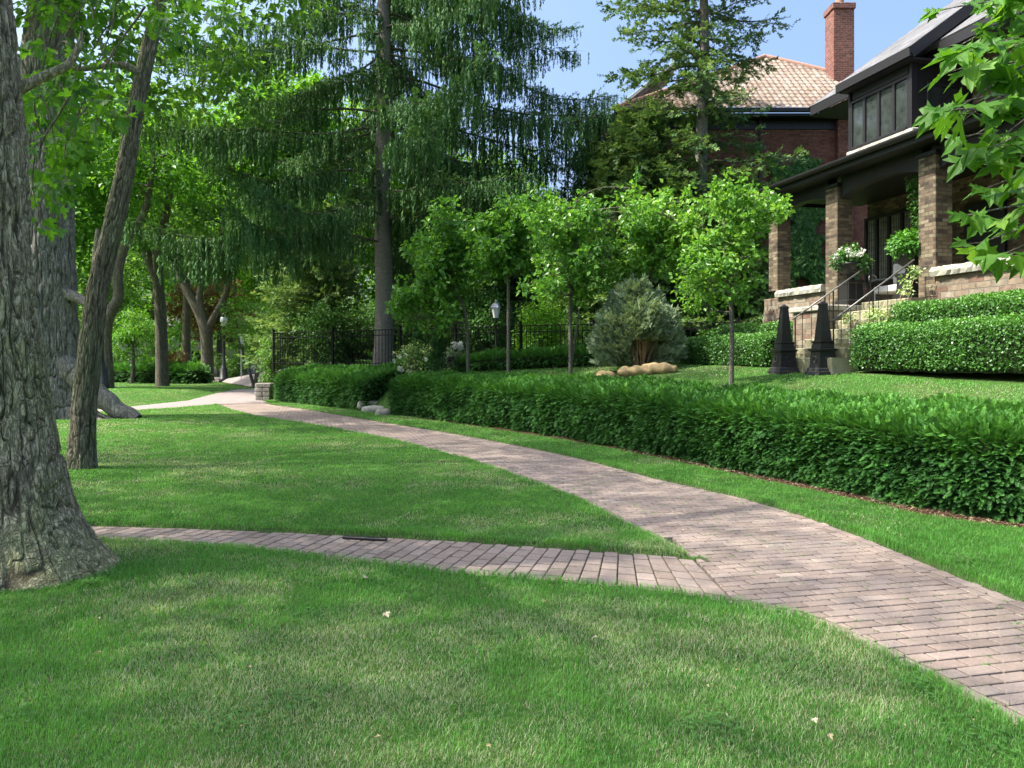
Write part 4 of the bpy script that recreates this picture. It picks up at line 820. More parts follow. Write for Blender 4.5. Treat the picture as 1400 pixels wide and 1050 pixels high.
# porch walls, caps, floor
mb, fin = part('porch_wall', 'stone_wall'); 
box(mb, -.2, .2, 2.85, 5.15, 1.5, 3.0, .012); box(mb, -.2, .2, -9, -.28, 1.5, 3.0, .012); box(mb, -.2, .2, -.278, .3, 1.5, FL, .012); box(mb, -.2, .2, 2.45, 2.848, 1.5, FL, .012); box(mb, .202, 2.9, 4.75, 5.15, 1.5, 3.0, .012); fin()
mb, fin = part('porch_floor', 'step'); box(mb, .203, 2.9, -9, 4.748, 1.5, FL - .002, .01); fin()
def caps(a0, a1, y0, y1, z):
    mb = MB(); y = y0; q = random.Random(int(y0 * 7))
    while y < y1 - .1:
        e = min(y + q.uniform(.9, 1.3), y1); n = 14; j = lambda s: q.uniform(-s, s)
        # rock faced: front surface displaced
        us = np.linspace(0, 1, n); prof = [(a1, z), (a1, z + .15), (a0 + .02, z + .16), (a0, z + .14), (a0 - .02, z + .08), (a0, z), (a1, z)]
        V = []
        for u in us:
            for i, (x, zz) in enumerate(prof): V.append((x + (j(.018) if 1 < i < 6 else 0), y + .004 + (e - y - .008) * u, zz + (j(.008) if 1 < i < 5 else 0)))
        m = len(prof); mb.add(V, [grid_faces(n, m), np.array([np.arange(m)[::-1], (n - 1) * m + np.arange(m)])], q.random()); y = e
    o = mb.build('wall_cap', M['cap'], hs); return o
caps(-.27, .26, 2.83, 4.55, 3.0); caps(-.27, .26, -9, -.25, 3.0)
for i, (y, w2) in enumerate([(-3.35, .27), (0, .27), (2.67, .26), (4.85, .24)]):
    mb = MB(); z = FL if i in (1, 2) else 3.16; box(mb, -.19, .17, y - w2, y + w2 * .5, z, 5.12, .015)
    mb.build('porch_pillar', M['pillar_brick'], hs)
    mb = MB(); box(mb, -.21, .21, y - w2 - .03, y + w2 * .5 + .03, 5.12, 5.2, .01); mb.build('pillar_cap', M['black'], hs)
# beams with shallow arches between the pillars
for y0, y1 in ((-9, -3.6), (-3.22, -.27), (.14, 2.41), (2.8, 4.61)):
    mb = MB(); n = 16; t = np.linspace(0, 1, n); yy = y0 + (y1 - y0) * t; zb = 4.86 + .2 * np.sin(np.pi * t) ** .6
    for xa, xb in ((-.1, .1),):
        V = np.concatenate([np.stack([np.full(n, x), yy, z], -1) for x, z in ((xa, zb), (xb, zb), (xb, np.full(n, 5.34)), (xa, np.full(n, 5.34)))]).reshape(4, n, 3).transpose(1, 0, 2).reshape(-1, 3)
        mb.add(V, [grid_faces(n, 4, True), np.array([[0, 1, 2, 3], [4 * n - 1, 4 * n - 2, 4 * n - 3, 4 * n - 4]])])
    mb.build('arched_beam', M['black'], hs)
mb, fin = part('porch_ceiling', 'black'); box(mb, -.3, 2.5, -9, 5.2, 5.345, 5.4, .005); fin()
# porch roof: sloping slab, fascia, gutter
def slab(mb, pts, th):
    P = np.array(pts, float); nn = np.cross(P[1] - P[0], P[2] - P[0]); nn /= np.linalg.norm(nn); nn *= np.sign(nn[2]); Q = P - nn * th; m = len(P); i = np.arange(m); j = (i + 1) % m
    mb.add(np.vstack([P, Q]), [np.stack([i, j, j + m, i + m], 1), np.array([i, (i + m)[::-1]])] if True else None)
PR = .36
mb, fin = part('porch_roof', 'shingle'); slab(mb, [(-.55, -9.5, 5.52), (-.55, 5.5, 5.52), (1.3, 4.2, 5.52 + 1.85 * PR), (2.6, 4.2, 5.52 + 3.15 * PR), (2.6, -9.5, 5.52 + 3.15 * PR)], .06); slab(mb, [(-.55, 5.5, 5.52), (2.6, 5.5, 5.52), (2.6, 4.2, 6.0), (1.3, 4.2, 5.52 + 1.85 * PR)], .06); fin()
mb, fin = part('fascia', 'black'); box(mb, -.53, -.49, -9.5, 5.45, 5.3, 5.46, .005); box(mb, -.49, 2.4, 5.39, 5.43, 5.3, 5.45, .005); box(mb, -.49, -.1, -9.4, 5.38, 5.31, 5.335, .003); fin()
mb = MB(); n = 9; a = np.linspace(np.pi * .95, 2.1 * np.pi, n); pr = np.stack([-.6 + .065 * np.cos(a), 5.47 + .075 * np.sin(a)], -1); pr2 = np.vstack([pr, (pr[::-1] - [-.6, 5.47]) * .88 + [-.6, 5.47]])
V = [(x, y, z) for y in (-9.5, 5.5) for x, z in pr2]; mb.add(V, [grid_faces(2, len(pr2), True), np.array([np.arange(len(pr2)), len(pr2) + np.arange(len(pr2))[::-1]])]); mb.build('gutter', M['black'], hs)
# house body
mb, fin = part('wall', 'pillar_brick'); box(mb, 2.5, 10, -9, 5.0, 1.5, 7.85, .02); fin()
def window(y0, y1, z0, z1, x, n, frame='black', pane='glass', fw=.07, depth=.08, curtain=True, lead=False):
    f = MB(); box(f, x - depth, x - .004, y0, y0 + fw, z0, z1, .006); box(f, x - depth, x - .004, y1 - fw, y1, z0, z1, .006); box(f, x - depth, x - .004, y0 + fw, y1 - fw, z1 - fw, z1, .006); box(f, x - depth - .03, x - .004, y0 + fw, y1 - fw, z0, z0 + fw, .006)
    for k in range(1, n): yy = y0 + (y1 - y0) * k / n; box(f, x - depth, x - .004, yy - fw * .6, yy + fw * .6, z0 + fw, z1 - fw, .006)
    fo = f.build('window', M[frame], hs)
    for k in range(n):
        a, b = y0 + (y1 - y0) * k / n + fw * .7, y0 + (y1 - y0) * (k + 1) / n - fw * .7; g_ = MB(); box(g_, x - .03, x - .02, a, b, z0 + fw, z1 - fw, .001)
        if lead:
            pass
        g_.build('pane', M[pane], fo)
        if lead:
            l_ = MB()
            for i in range(1, 4): yy = a + (b - a) * i / 4; box(l_, x - .038, x - .031, yy - .006, yy + .006, z0 + fw, z1 - fw, .001)
            for i in range(1, 9): zz = z0 + (z1 - z0) * i / 9; box(l_, x - .0375, x - .0315, a, b, zz - .005, zz + .005, .001)
            l_.build('leading', M['black'], fo)
    return fo
M['leadglass'] = plain('leaded_pane', (.22, .22, .2), .12, .6, 0, .8, 5, .2, .01)
window(3.3, 5.0, 3.35, 5.0, 2.498, 4, pane='leadglass', lead=True, fw=.08)
window(-2.6, -.4, 3.5, 5.0, 2.498, 3, pane='leadglass', lead=True, fw=.08)
mb = MB(); box(mb, 2.42, 2.497, .9, 1.9, FL, 4.75, .01); d_ = mb.build('door', M['black'], hs); mb = MB(); lathe(mb, [(0, 0), (.03, .005), (.03, .03), (0, .05)], (0, 0, 0), 12); k_ = mb.build('handle', M['metal'], d_); k_.location = (2.4, 1.05, 3.6); k_.rotation_euler = (0, R(-90), 0)
# bay: sill stone, timber body, windows front and end
B0, B1, BX = 1.7, 3.66, 1.02
mb, fin = part('bay_base', 'pillar_brick'); box(mb, BX + .06, 2.497, B0 + .06, B1 - .06, 5.6, 6.05, .01); fin()
mb, fin = part('bay_sill', 'cap'); box(mb, BX - .05, 2.497, B0 - .05, B1 + .05, 6.05, 6.2, .02); fin()
mb, fin = part('bay', 'black'); box(mb, BX + .05, 2.497, B0 + .05, B1 - .05, 6.2, 7.5, .01); box(mb, BX - .03, BX + .12, B0, B0 + .078, 6.2, 7.5, .01); box(mb, BX - .03, BX + .12, B1 - .058, B1, 6.2, 7.5, .01)
box(mb, BX - .012, BX + .048, B0 + .122, B1 - .122, 7.31, 7.5, .01); box(mb, BX - .03, BX + .02, B0 - .03, B1 + .03, 7.5, 7.6, .01); fin()
window(B0 + .08, B1 - .06, 6.2, 7.3, BX + .048, 4, fw=.06, depth=.07, pane='bayglass')
fo = MB(); x0, x1 = 1.35, 2.25
for a_ in ((x0, x0 + .07, 6.3, 7.15), (x1 - .07, x1, 6.3, 7.15), (x0 + .07, x1 - .07, 6.3, 6.37), (x0 + .07, x1 - .07, 7.08, 7.15)): box(fo, a_[0], a_[1], B0 - .02, B0 + .048, a_[2], a_[3], .005)
fo = fo.build('window', M['black'], hs); g_ = MB(); box(g_, x0 + .07, x1 - .07, B0 + .02, B0 + .03, 6.37, 7.08, .001); g_.build('pane', M['glass'], fo)
for yy in (0.75, 2.2, 3.0):                                   # pale curtains inside the bay are seen through the glass as light strips
    pass
# upper wall strip windows further right
window(-3.2, -1.4, 6.9, 7.75, 2.498, 3)
# main roof
s36 = .727; XE, ZE = 1.45, 7.9
mb, fin = part('roof', 'shingle')
slab(mb, [(XE, -10, ZE), (XE, 5.75, ZE), (6.0, 5.75, ZE + 4.55 * s36), (6.0, -10, ZE + 4.55 * s36)], .12); slab(mb, [(6.002, -10, ZE + 4.55 * s36), (6.002, 5.75, ZE + 4.55 * s36), (11, 5.75, ZE - .2), (11, -10, ZE - .2)], .12)
slab(mb, [(.8, 1.5, 7.74), (.8, 3.72, 7.74), (3.4, 3.72, 7.74 + 2.6 * s36), (3.4, 1.5, 7.74 + 2.6 * s36)], .06); fin()
mb, fin = part('eaves', 'black'); box(mb, XE - .04, XE + .0, -10, 1.45, ZE - .26, ZE - .06, .005); box(mb, XE - .04, XE + .0, 3.78, 5.7, ZE - .26, ZE - .06, .005)
box(mb, .74, .79, 1.46, 3.76, 7.52, 7.71, .005); beam(mb, (.795, 1.48, 7.6), (3.3, 1.48, 7.6 + 2.5 * s36), .04, .22); beam(mb, (.795, 3.74, 7.6), (3.3, 3.74, 7.6 + 2.5 * s36), .04, .22); box(mb, .8, 2.4, 1.52, 3.7, 7.5, 7.54, .002)
box(mb, XE, 2.6, -10, 1.12, ZE - .28, ZE - .26, .003); box(mb, XE, 2.6, 4.18, 5.7, ZE - .28, ZE - .26, .003)
beam(mb, (XE, 5.77, ZE - .12), (6.0, 5.77, ZE + 4.55 * s36 - .12), .04, .2); fin()
mb, fin = part('gable_wall', 'pillar_brick'); mb.add([(2.55, 5.0, 7.84), (10, 5.0, 7.84), (6, 5.0, 10.9), (2.55, 4.9, 7.84), (10, 4.9, 7.84), (6, 4.9, 10.9)], [np.array([[0, 1, 2], [5, 4, 3]]), np.array([[0, 3, 4, 1], [1, 4, 5, 2], [2, 5, 3, 0]])]); fin()

# ---- steps
def W(a, b, z): x, y = wld(a, b); return np.array([x, y, z])
st = thing('stone_staircase', 'flight of mossy pale stone steps rising from the lawn to the porch', 'steps', (*wld(-2.2, .9), 1.44), HA)
for k in range(7):
    mb = MB(); q = random.Random(k); x0 = .28 * k; y0, y1 = (-1.15, .45) if k < 3 else (-1.0, .31)
    us = np.linspace(0, 1, 22); prof = [(x0 + .5, .174 * k), (x0 + .5, .174 * k + .172), (x0 + .02, .174 * k + .172), (x0 - .01, .174 * k + .155), (x0, .174 * k + .07), (x0 + .02, .174 * k - .0)]
    if k == 0: prof[0] = (x0 + .5, -.15); prof[-1] = (x0 + .02, -.15)
    V = [(x + (q.uniform(-.014, .014) if i in (3, 4) else 0), y0 + (y1 - y0) * u, z) for u in us for i, (x, z) in enumerate(prof)]
    mb.add(V, [grid_faces(22, 6, True), np.array([np.arange(6), 21 * 6 + np.arange(6)[::-1]])], q.random()); mb.build('step', M['step'], st)
mb = MB(); box(mb, 1.4, 1.98, -1.3, -1.03, -.1, 1.06, .02); mb.build('side_wall', M['stone_wall'], st); mb = MB(); box(mb, .95, 1.98, .33, 1.45, -.1, 1.06, .02); mb.build('side_wall', M['stone_wall'], st)
mb = MB(); box(mb, .9, 1.97, .31, 1.5, 1.062, 1.17, .02); mb.build('side_wall_cap', M['cap'], st)
def rail(b, lab, a0, a1, z0, z1):
    t = thing('handrail', lab, 'handrail', (*wld(a0, b), z0), HA, 'handrails beside the steps'); mb = MB(); L = a1 - a0; dz = z1 - z0
    tube(mb, [(0, 0, .82), (L * .5, 0, dz * .5 + .82), (L, 0, dz + .82)], .015, 8, cap=True); mb.build('rail', M['wire'], t, True)
    for f in (0.03, .5, .97): mb = MB(); tube(mb, [(L * f, 0, dz * f - .1), (L * f, 0, dz * f + .81)], .013, 8); mb.build('post', M['iron'], t, True)
    mb = MB()
    for f in np.linspace(.12, .9, 8): tube(mb, [(L * f, 0, dz * f + .08), (L * f, 0, dz * f + .81)], .006, 6)
    mb.build('bars', M['iron'], t)
rail(1.18, 'left handrail of the porch steps, slanting up behind the obelisks', -2.0, -.3, 1.5, 2.6); rail(-.02, 'right handrail of the porch steps by the boxwood hedge', -2.05, -.4, 1.4, 2.5)

# ---- obelisks
def obelisk(x, y, z, lab, sc=1.0):
    t = thing('obelisk', lab, 'garden ornament', (x, y, z), HA - R(2), 'cast iron obelisks flanking the steps'); t.scale = (sc,) * 3
    mb = MB(); lathe(mb, [(.0, -.06), (.21, -.06), (.21, .035), (.19, .05), (.185, .09), (.165, .105)], n=4); mb.build('plinth', M['iron_grey'], t)
    mb = MB(); lathe(mb, [(.0, .104), (.158, .104), (.138, .37), (.14, .375), (.168, .395), (.17, .42), (.135, .43), (.118, .52), (.13, .53), (.134, .55), (.11, .56), (0, .56)], n=4); mb.build('pedestal', M['iron'], t)
    for s, ax in ((-1, 0), (-1, 1)):
        a = np.linspace(0, 2 * np.pi, 25)[:-1]; mb = MB(); rr = np.concatenate([[(.05 + .009 * math.cos(v), .009 * math.sin(v)) for v in np.linspace(0, 2 * np.pi, 7)[:-1]]]); V = [(p * math.cos(b), q, .24 + p * math.sin(b)) for b in a for p, q in rr]
        V = np.array(V); V[:, 1] -= .151; F = grid_faces(25, 6, True).copy(); F = F % (24 * 6)
        if ax == 0: V = V[:, [1, 0, 2]]
        mb.add(V, [F]); lathe(mb, [(0, -.012), (.022, -.01), (.012, .012), (0, .014)], (0, 0, 0), 10) if False else None; mb.build('medallion', M['iron_grey'], t, True)
    mb = MB(); lathe(mb, [(0, .559), (.102, .559), (.098, .6), (.052, 1.16), (.0, 1.16)], n=4); mb.build('shaft', M['iron'], t)
    mb = MB(); lathe(mb, [(.0, 1.159), (.06, 1.159), (.062, 1.185), (.045, 1.2), (.0, 1.235)], n=4); mb.build('finial', M['iron_grey'], t)
    return t
p = np.array([at(1125, 13.5), 13.5, 0]); p[2] = h1(p[0], p[1]); obelisk(*p, 'black cast iron obelisk on the right, nearest the steps', 1.0); print('obelisk', p)
p = gp(1072, 507); p[:2] = np.array([at(1072, 14.3), 14.3]); p[2] = h1(p[0], p[1]); obelisk(*p, 'black cast iron obelisk on the left, nearest the lone sapling', 1.0); print('ob2', p)

# ---- planters, bench, lantern, shrub by the steps
def urn(name, lab, a, b, z, plant):
    t = thing(name, lab, 'planter', (*wld(a, b), z), HA); mb = MB(); lathe(mb, [(0, 0), (.2, 0), (.2, .08), (.16, .1), (.15, .4), (.18, .43), (.18, .47), (0, .47)], n=4); mb.build('pedestal', M['iron'], t)
    mb = MB(); lathe(mb, [(0, .47), (.1, .47), (.06, .53), (.09, .58), (.2, .66), (.22, .76), (.25, .8), (.22, .8), (.19, .74), (0, .74)], n=24); mb.build('urn', M['iron'], t, True); r = rg(int(a * 100 + 999)); mb = MB()
    if plant == 'fern': leaves(mb, r, [(0, 0, .98)], [.36], 1700, .075, squash=.8, droop=.6); mb.build('fern', M['fern'], t)
    else:
        leaves(mb, r, [(0, 0, .95), (.12, -.1, .8), (-.15, .1, .85)], [.27, .22, .22], 420, .07, squash=.8, droop=.6); mb.build('leaves', M['box'], t); mb = MB()
        for k in range(11): c = rv(r, 1)[0] * [.27, .27, .2] + [-.05, 0, .95]; mb = MB(); leaves(mb, r, [c], [.045], 40, .05, droop=0); mb.build('flower', M['petal'], t)
urn('flower_planter', 'black urn on a pedestal with white flowers at the head of the steps', -.6, 1.42, 2.615, 'flower'); urn('fern_planter', 'black urn holding a round bright green fern beside the porch pillar', -.12, .42, FL, 'fern')
t = thing('ivy_plant', 'dark twining climber on the inner side of the near porch pillar', 'plant', (*wld(.1, .2), FL), HA); mb = MB(); r = rg(3); leaves(mb, r, [(.0, .12 + .03 * k % 2, .9 + .16 * k) for k in range(9)], [.16] * 9, 110, .06); mb.build('foliage', M['ivy'], t)
t = thing('bench', 'white cushioned porch bench with curled iron arms', 'bench', (*wld(1.2, 2.15), FL), HA + R(-90))
mb = MB(); box(mb, -.6, .6, -.28, .25, .3, .45, .05); mb.build('seat', M['cushion'], t); mb = MB(); box(mb, -.6, .6, .2, .34, .45, .95, .05); mb.build('backrest', M['cushion'], t)
for s in (-1, 1):
    mb = MB(); a = np.linspace(0, 5, 20); tube(mb, np.stack([np.full(20, s * .63), -.28 + .12 * np.cos(a) * (1 - a / 7), .62 + .12 * np.sin(a) * (1 - a / 7)], -1), .012, 6); tube(mb, [(s * .63, -.25, .6), (s * .63, .3, .66)], .014, 6); mb.build('armrest', M['metal'], t, True)
    for y in (-.24, .24): mb = MB(); tube(mb, [(s * .58, y, 0), (s * .58, y, .31)], .018, 8); mb.build('leg', M['metal'], t)
t = thing('lantern', 'small grey lantern standing on the porch wall cap at the right edge', 'lantern', (*wld(0, -2.15), 3.155), HA)
mb = MB(); lathe(mb, [(0, 0), (.09, 0), (.09, .02), (.075, .03), (0, .03)], n=16); mb.build('base', M['metal'], t, True); mb = MB(); lathe(mb, [(0, .03), (.065, .03), (.07, .12), (.05, .24), (0, .24)], n=16); mb.build('lamp_glass', M['lampglass'], t, True); mb = MB(); lathe(mb, [(0, .24), (.07, .24), (.04, .29), (.015, .31), (0, .33)], n=16); mb.build('lamp_top', M['metal'], t, True)
t = thing('hydrangea_shrub', 'pale variegated shrub spilling over the upper hedge beside the steps', 'shrub', (*wld(-.9, -.05), 1.85)); r = rg(8); mb = MB()
cc = [(r.uniform(-.5, .3), r.uniform(-.35, .7), r.uniform(.1, .62)) for _ in range(24)] + [(.25, -.05, .9), (.3, .0, 1.1), (.4, -.05, 1.25), (-.6, .1, .15), (-.65, .15, 0.0)]; leaves(mb, r, cc, [.13] * len(cc), 60, .065, tb=.55); mb.build('foliage', M['varie'], t)
mb = MB(); [tube(mb, bent((0, 0, -.1), c, r), .006, 4) for c in cc]; mb.build('stems', M['twig'], t)

# ---- grey green evergreen with burlap sacks at its foot
bx_, bD = at(872, 18.0), 18.0; bz_ = h1(bx_, bD); t = thing('evergreen_shrub', 'grey green evergreen tied up with bare brown twigs showing at its base', 'shrub', (bx_, bD, bz_)); r = rg(19)
P = []; Dd = []
n = 19000; lob = np.array([(0, .1, .7, .72, .62), (-.5, .1, .5, .46, .46), (.5, 0, .48, .46, .42), (.1, -.3, .85, .42, .5), (-.22, .1, 1.25, .36, .42), (.25, .15, 1.15, .34, .4), (-.6, -.2, .85, .25, .35), (.62, -.1, .85, .22, .32), (.02, 0, 1.5, .2, .3)])
li = r.choice(len(lob), n, p=lob[:, 3] ** 2 / (lob[:, 3] ** 2).sum()); dd_ = rv(r, n); rr_ = (.45 + .6 * r.random(n) ** .6) * (.75 + .5 * fbm(dd_[:, 0] * 2.5, dd_[:, 1] * 2.5, dd_[:, 2] * 2.5 + li, 4)); PP = lob[li, :3] + dd_ * rr_[:, None] * np.stack([lob[li, 3], lob[li, 3], lob[li, 4]], -1)
th = np.arctan2(PP[:, 1], PP[:, 0]); rad_ = np.hypot(PP[:, 0], PP[:, 1]); z = PP[:, 2]; k = (z > .08) & ~((z < .6) & (np.cos(th + 1.25) > .72) & (rad_ > .1)); th, rad_, z = th[k], rad_[k], z[k]; n = len(z)
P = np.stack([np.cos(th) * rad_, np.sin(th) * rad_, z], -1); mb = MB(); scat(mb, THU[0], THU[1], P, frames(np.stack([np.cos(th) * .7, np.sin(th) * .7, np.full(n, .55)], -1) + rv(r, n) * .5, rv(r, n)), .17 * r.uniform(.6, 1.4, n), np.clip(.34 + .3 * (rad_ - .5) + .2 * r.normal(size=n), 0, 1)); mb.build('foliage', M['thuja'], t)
mb = MB()
for k in range(46): a = r.uniform(0, 6.28) if k > 30 else r.uniform(-2.2, -.4); e = np.array([math.cos(a) * r.uniform(.25, .62), math.sin(a) * r.uniform(.25, .62), r.uniform(.45, .8)]); b = bent((0.02, -.1, -.05), e, r, -.18, 7); tube(mb, b, np.linspace(.012, .004, 7), 5)
mb.build('twigs', M['twig'], t); t.scale = (.98, .98, 1.12)
def sack(x, y, rot, lab, L=.42, Rr=.13, seed=1):
    z = h1(x, y); t = thing('burlap_sack', lab, 'sack', (x, y, z), rot, 'burlap sacks round the foot of the grey green evergreen'); nu, nv = 26, 28; u = np.linspace(0, 1, nu)[:, None]; a = (np.arange(nv) / nv * 6.283)[None]
    rr = Rr * (np.sin(np.pi * np.clip(u, 0.0, 1)) ** .42) * (1 + .12 * np.sin(u * 13 + seed)) + .025 * (u > .88) ; rr = rr + .03 * (fbm(u * 6 + 0 * a, np.cos(a) * 1.4, np.sin(a) * 1.4, seed) - .5)
    V = np.stack([(u - .5) * L + 0 * a, rr * np.cos(a) * 1.15, Rr * .62 + rr * np.sin(a) * .8], -1); mb = MB(); mb.add(V.reshape(-1, 3), [grid_faces(nu, nv, True)]); mb.build('sack_cloth', M['burlap'], t, True)
    mb = MB(); tube(mb, [(L * .4, .055 * math.cos(v), Rr * .62 + .05 * math.sin(v)) for v in np.linspace(0, 6.283, 13)], .006, 5); mb.build('tie', M['twig'], t)
for px, D, rot, lab, L in ((878, 13.45, .1, 'burlap sack at the middle of the row below the bare twigs', .5), (905, 13.35, -.35, 'rightmost burlap sack with its tied end towards the lone sapling', .5), (858, 13.7, .5, 'small burlap sack tucked left of the bare twigs', .36), (827, 13.8, .7, 'upper of the burlap sacks left of the evergreen', .4), (812, 13.5, .4, 'leftmost burlap sack lying behind the yew hedge', .42), (893, 13.75, .0, 'burlap sack pushed back against the twigs between two others', .4)):
    D += 3.5; L *= 1.35; sack(at(px, D), D, rot, lab, L, .155, int(px))

# ---- spotlight by the lone sapling, stake on the sapling
x, D = at(991, 13.3), 13.3; t = thing('garden_spotlight', 'small black garden spotlight at the foot of the lone sapling', 'light', (x, D, h1(x, D)))
mb = MB(); tube(mb, [(0, 0, -.05), (0, 0, .12)], .012, 8); lathe(mb, [(0, 0), (.05, 0), (.05, .02), (0, .03)], (0, 0, .0), 12); mb.build('stake', M['iron'], t); mb = MB(); lathe(mb, [(0, .1), (.035, .11), (.045, .2), (.05, .22), (.04, .22), (0, .2)], n=12); mb.build('lamp_head', M['iron'], t, True)

# ---- iron fence
def fence(A, B, lab, hgt, posts, ztop, group=None):
    A, B = np.array(A, float), np.array(B, float); Lf = np.linalg.norm(B - A); t = thing('iron_fence', lab, 'fence', (*A, 0), math.atan2(*(B - A)[::-1])); 
    for za in (ztop - .05, ztop - .24, ztop - hgt + .1): rl_ = MB(); box(rl_, 0, Lf, -.015, .015, za, za + .03, .003); rl_.build('rail', M['fence'], t)
    pk = MB(); n = int(Lf / .155)
    for k in range(n): x = (k + .5) * Lf / n; box(pk, x - .009, x + .009, -.009, .009, ztop - hgt, ztop - .018, .002)
    pk.build('pickets', M['fence'], t)
    for x in posts: mb = MB(); x *= Lf; box(mb, x - .035, x + .035, -.035, .035, ztop - hgt - .2, ztop + .07, .006); box(mb, x - .045, x + .045, -.045, .045, ztop + .07, ztop + .1, .006); mb.build('post', M['fence'], t)
fence(FA, FB, 'long black iron picket fence behind the clipped hedges', 1.35, [0, .235, .47, .64, .82, 1], 2.66)
fence((at(925, 24.5), 24.5), (at(1010, 24.0), 24.0), 'short piece of black iron fence right of the grey green evergreen', 1.3, [0, 1], 2.72)
fence(FA + fn * .05, FA + fn * 7 + [-2.0, 0], 'black iron fence running back from the corner post at left', 1.35, [1], 2.64)

# ---- garden lantern post, topiary, roses, urn with white flowers
def lamppost(px, D, ztop, lab, name='garden_lamp'):
    x = at(px, D); z = h1(x, D); t = thing(name, lab, 'lamp', (x, D, z)); hh = ztop - z; mb = MB(); lathe(mb, [(0, -.1), (.08, -.1), (.08, .1), (.035, .16), (.03, hh - .75), (.05, hh - .72), (.03, hh - .66), (.05, hh - .6), (0, hh - .6)], n=14); mb.build('post', M['iron'], t, True)
    mb = MB(); lathe(mb, [(0, hh - .6), (.08, hh - .6), (.15, hh - .26), (0, hh - .26)], n=6); mb.build('lamp_glass', M['lampglass'], t); mb = MB(); lathe(mb, [(0, hh - .26), (.19, hh - .26), (.12, hh - .14), (.04, hh - .1), (.035, hh - .03), (.01, hh), (0, hh)], n=6); mb.build('lamp_top', M['metal'], t)
lamppost(678, 26.5, 1.6 + 80 / FPX * 26.5, 'grey glass lantern on a black post behind the iron fence')
for i, (px, D, lab) in enumerate([(598, 23.0, 'taller spiral topiary beside the white roses, right of its twin'), (572, 25.2, 'smaller dark spiral topiary left of its twin')]):
    x = at(px, D); z = h1(x, D); t = thing('spiral_topiary', lab, 'topiary', (x, D, z), 0, 'spiral topiaries behind the yew hedge'); r = rg(60 + i); cc, rd = [], []
    for k in range(40): a = k * .55; u = k / 39; cc.append((math.cos(a) * .2 * (1 - .6 * u), math.sin(a) * .2 * (1 - .6 * u), .25 + 1.15 * u)); rd.append(.19 * (1 - .45 * u))
    mb = MB(); leaves(mb, r, cc, rd, 100, .045, tb=.18, squash=1); mb.build('foliage', M['yew'], t); mb = MB(); tube(mb, [(0, 0, -.1), (0, 0, 1.3)], .025, 6); mb.build('stem', M['bark_far'], t)
def bush(name, lab, px, D, wpx, hpx, leaf, seed, size=.07, n=40, per=60, zb=None, stem=True, cat='shrub', tb=.42, sq=.8, depth=.8, flowers=0, group=None, flat=.5):
    x = at(px, D); z = h1(x, D) if zb is None else zb; k = D / FPX; t = thing(name, lab, cat, (x, D, z), 0, group); r = rg(seed); rx, h = wpx * k / 2, hpx * k; c = clumps_in(r, [(0, 0, h * .55, rx * .8, rx * depth * .8, h * .38)], n); c = np.vstack([c, clumps_in(r, [(0, 0, h * .25, rx * .85, rx * depth * .8, h * .2)], n // 3)])
    mb = MB(); leaves(mb, r, c, np.full(len(c), max(.12, rx * .3)), per, size, squash=sq, tb=tb, flat=flat); mb.build('foliage', M[leaf], t)
    if stem:
        mb = MB(); [tube(mb, bent((r.normal() * .05, r.normal() * .05, -.1), q, r, .05, 6), np.linspace(.025, .006, 6), 5) for q in c[:12]]; mb.build('stems', M['bark_far'], t)
    if flowers:
        mb = MB()
        for q in range(flowers): d = rv(r, 1)[0]; d[1] = -abs(d[1]); mb = MB(); leaves(mb, r, [np.array([0, 0, h * .5]) + d * [rx * .9, rx * .8, h * .45]], [.05], 26, .06, droop=0); mb.build('flower', M['petal'], t)
    return t
bush('rose_bush', 'loose rose bush with pale blooms in front of the spiral topiaries', 566, 24.6, 60, 46, 'varie', 70, .07, 26, 45, flowers=8, tb=.3)
x, D = at(620, 23.6), 23.6; t = thing('flower_urn', 'dark urn with white flowers and trailing leaves right of the rose bush', 'planter', (x, D, h1(x, D)))
mb = MB(); lathe(mb, [(0, -.1), (.18, -.1), (.18, .05), (.08, .1), (.1, .16), (.24, .34), (.28, .46), (.22, .46), (0, .4)], n=20); mb.build('urn', M['iron'], t, True); mb = MB(); r = rg(5); leaves(mb, r, [(0, 0, .55), (.25, 0, .35), (-.25, 0, .3), (.1, -.2, .3)], [.3, .25, .22, .25], 260, .08, droop=.8); mb.build('leaves', M['thuja'], t)

for _ in range(9): mb = MB(); leaves(mb, r, [(r.uniform(-.15, .3), r.uniform(-.3, 0), .78 + r.uniform(-.08, .1))], [.06], 40, .06); mb.build('flower', M['petal'], t)

# ---- stone block at the hedge end, stones in the gap
def rock(name, lab, x, y, z, s, seed, cat='stone', group=None, mat='rock'):
    t = MB(); nu, nv = 18, 24; u = np.linspace(0, np.pi, nu)[:, None]; a = (np.arange(nv) / nv * 6.283)[None]; d = np.stack([np.sin(u) * np.cos(a), np.sin(u) * np.sin(a), np.cos(u) + 0 * a], -1); d = np.sign(d) * np.abs(d) ** .55; f = .85 + .35 * (fbm(d[..., 0] * 1.5, d[..., 1] * 1.5, d[..., 2] * 1.5, seed, 4) - .4)
    t.add((d * f[..., None] * np.array(s) / 1.6).reshape(-1, 3), [grid_faces(nu, nv, True)]); o = t.build(name, M[mat], None, True); o.location = (x, y, z); return tag(o, lab, cat, group)
sp_ = thing('stone_pier', 'low pier of stacked fieldstone where the short hedge ends by the walk', 'stone pier', (at(362, 31), 31.0, 0)); r = random.Random(2)
for lvl in range(4):
    mb = MB(); 
    for i in range(2):
        for j in range(2): box(mb, -.3 + .3 * i + r.uniform(-.02, .02), -.01 + .3 * i + r.uniform(-.03, .02), -.3 + .3 * j, -.01 + .3 * j, .17 * lvl - .03, .17 * lvl + .13, .025, r.random())
    mb.build('stone_course', M['rock'], sp_)
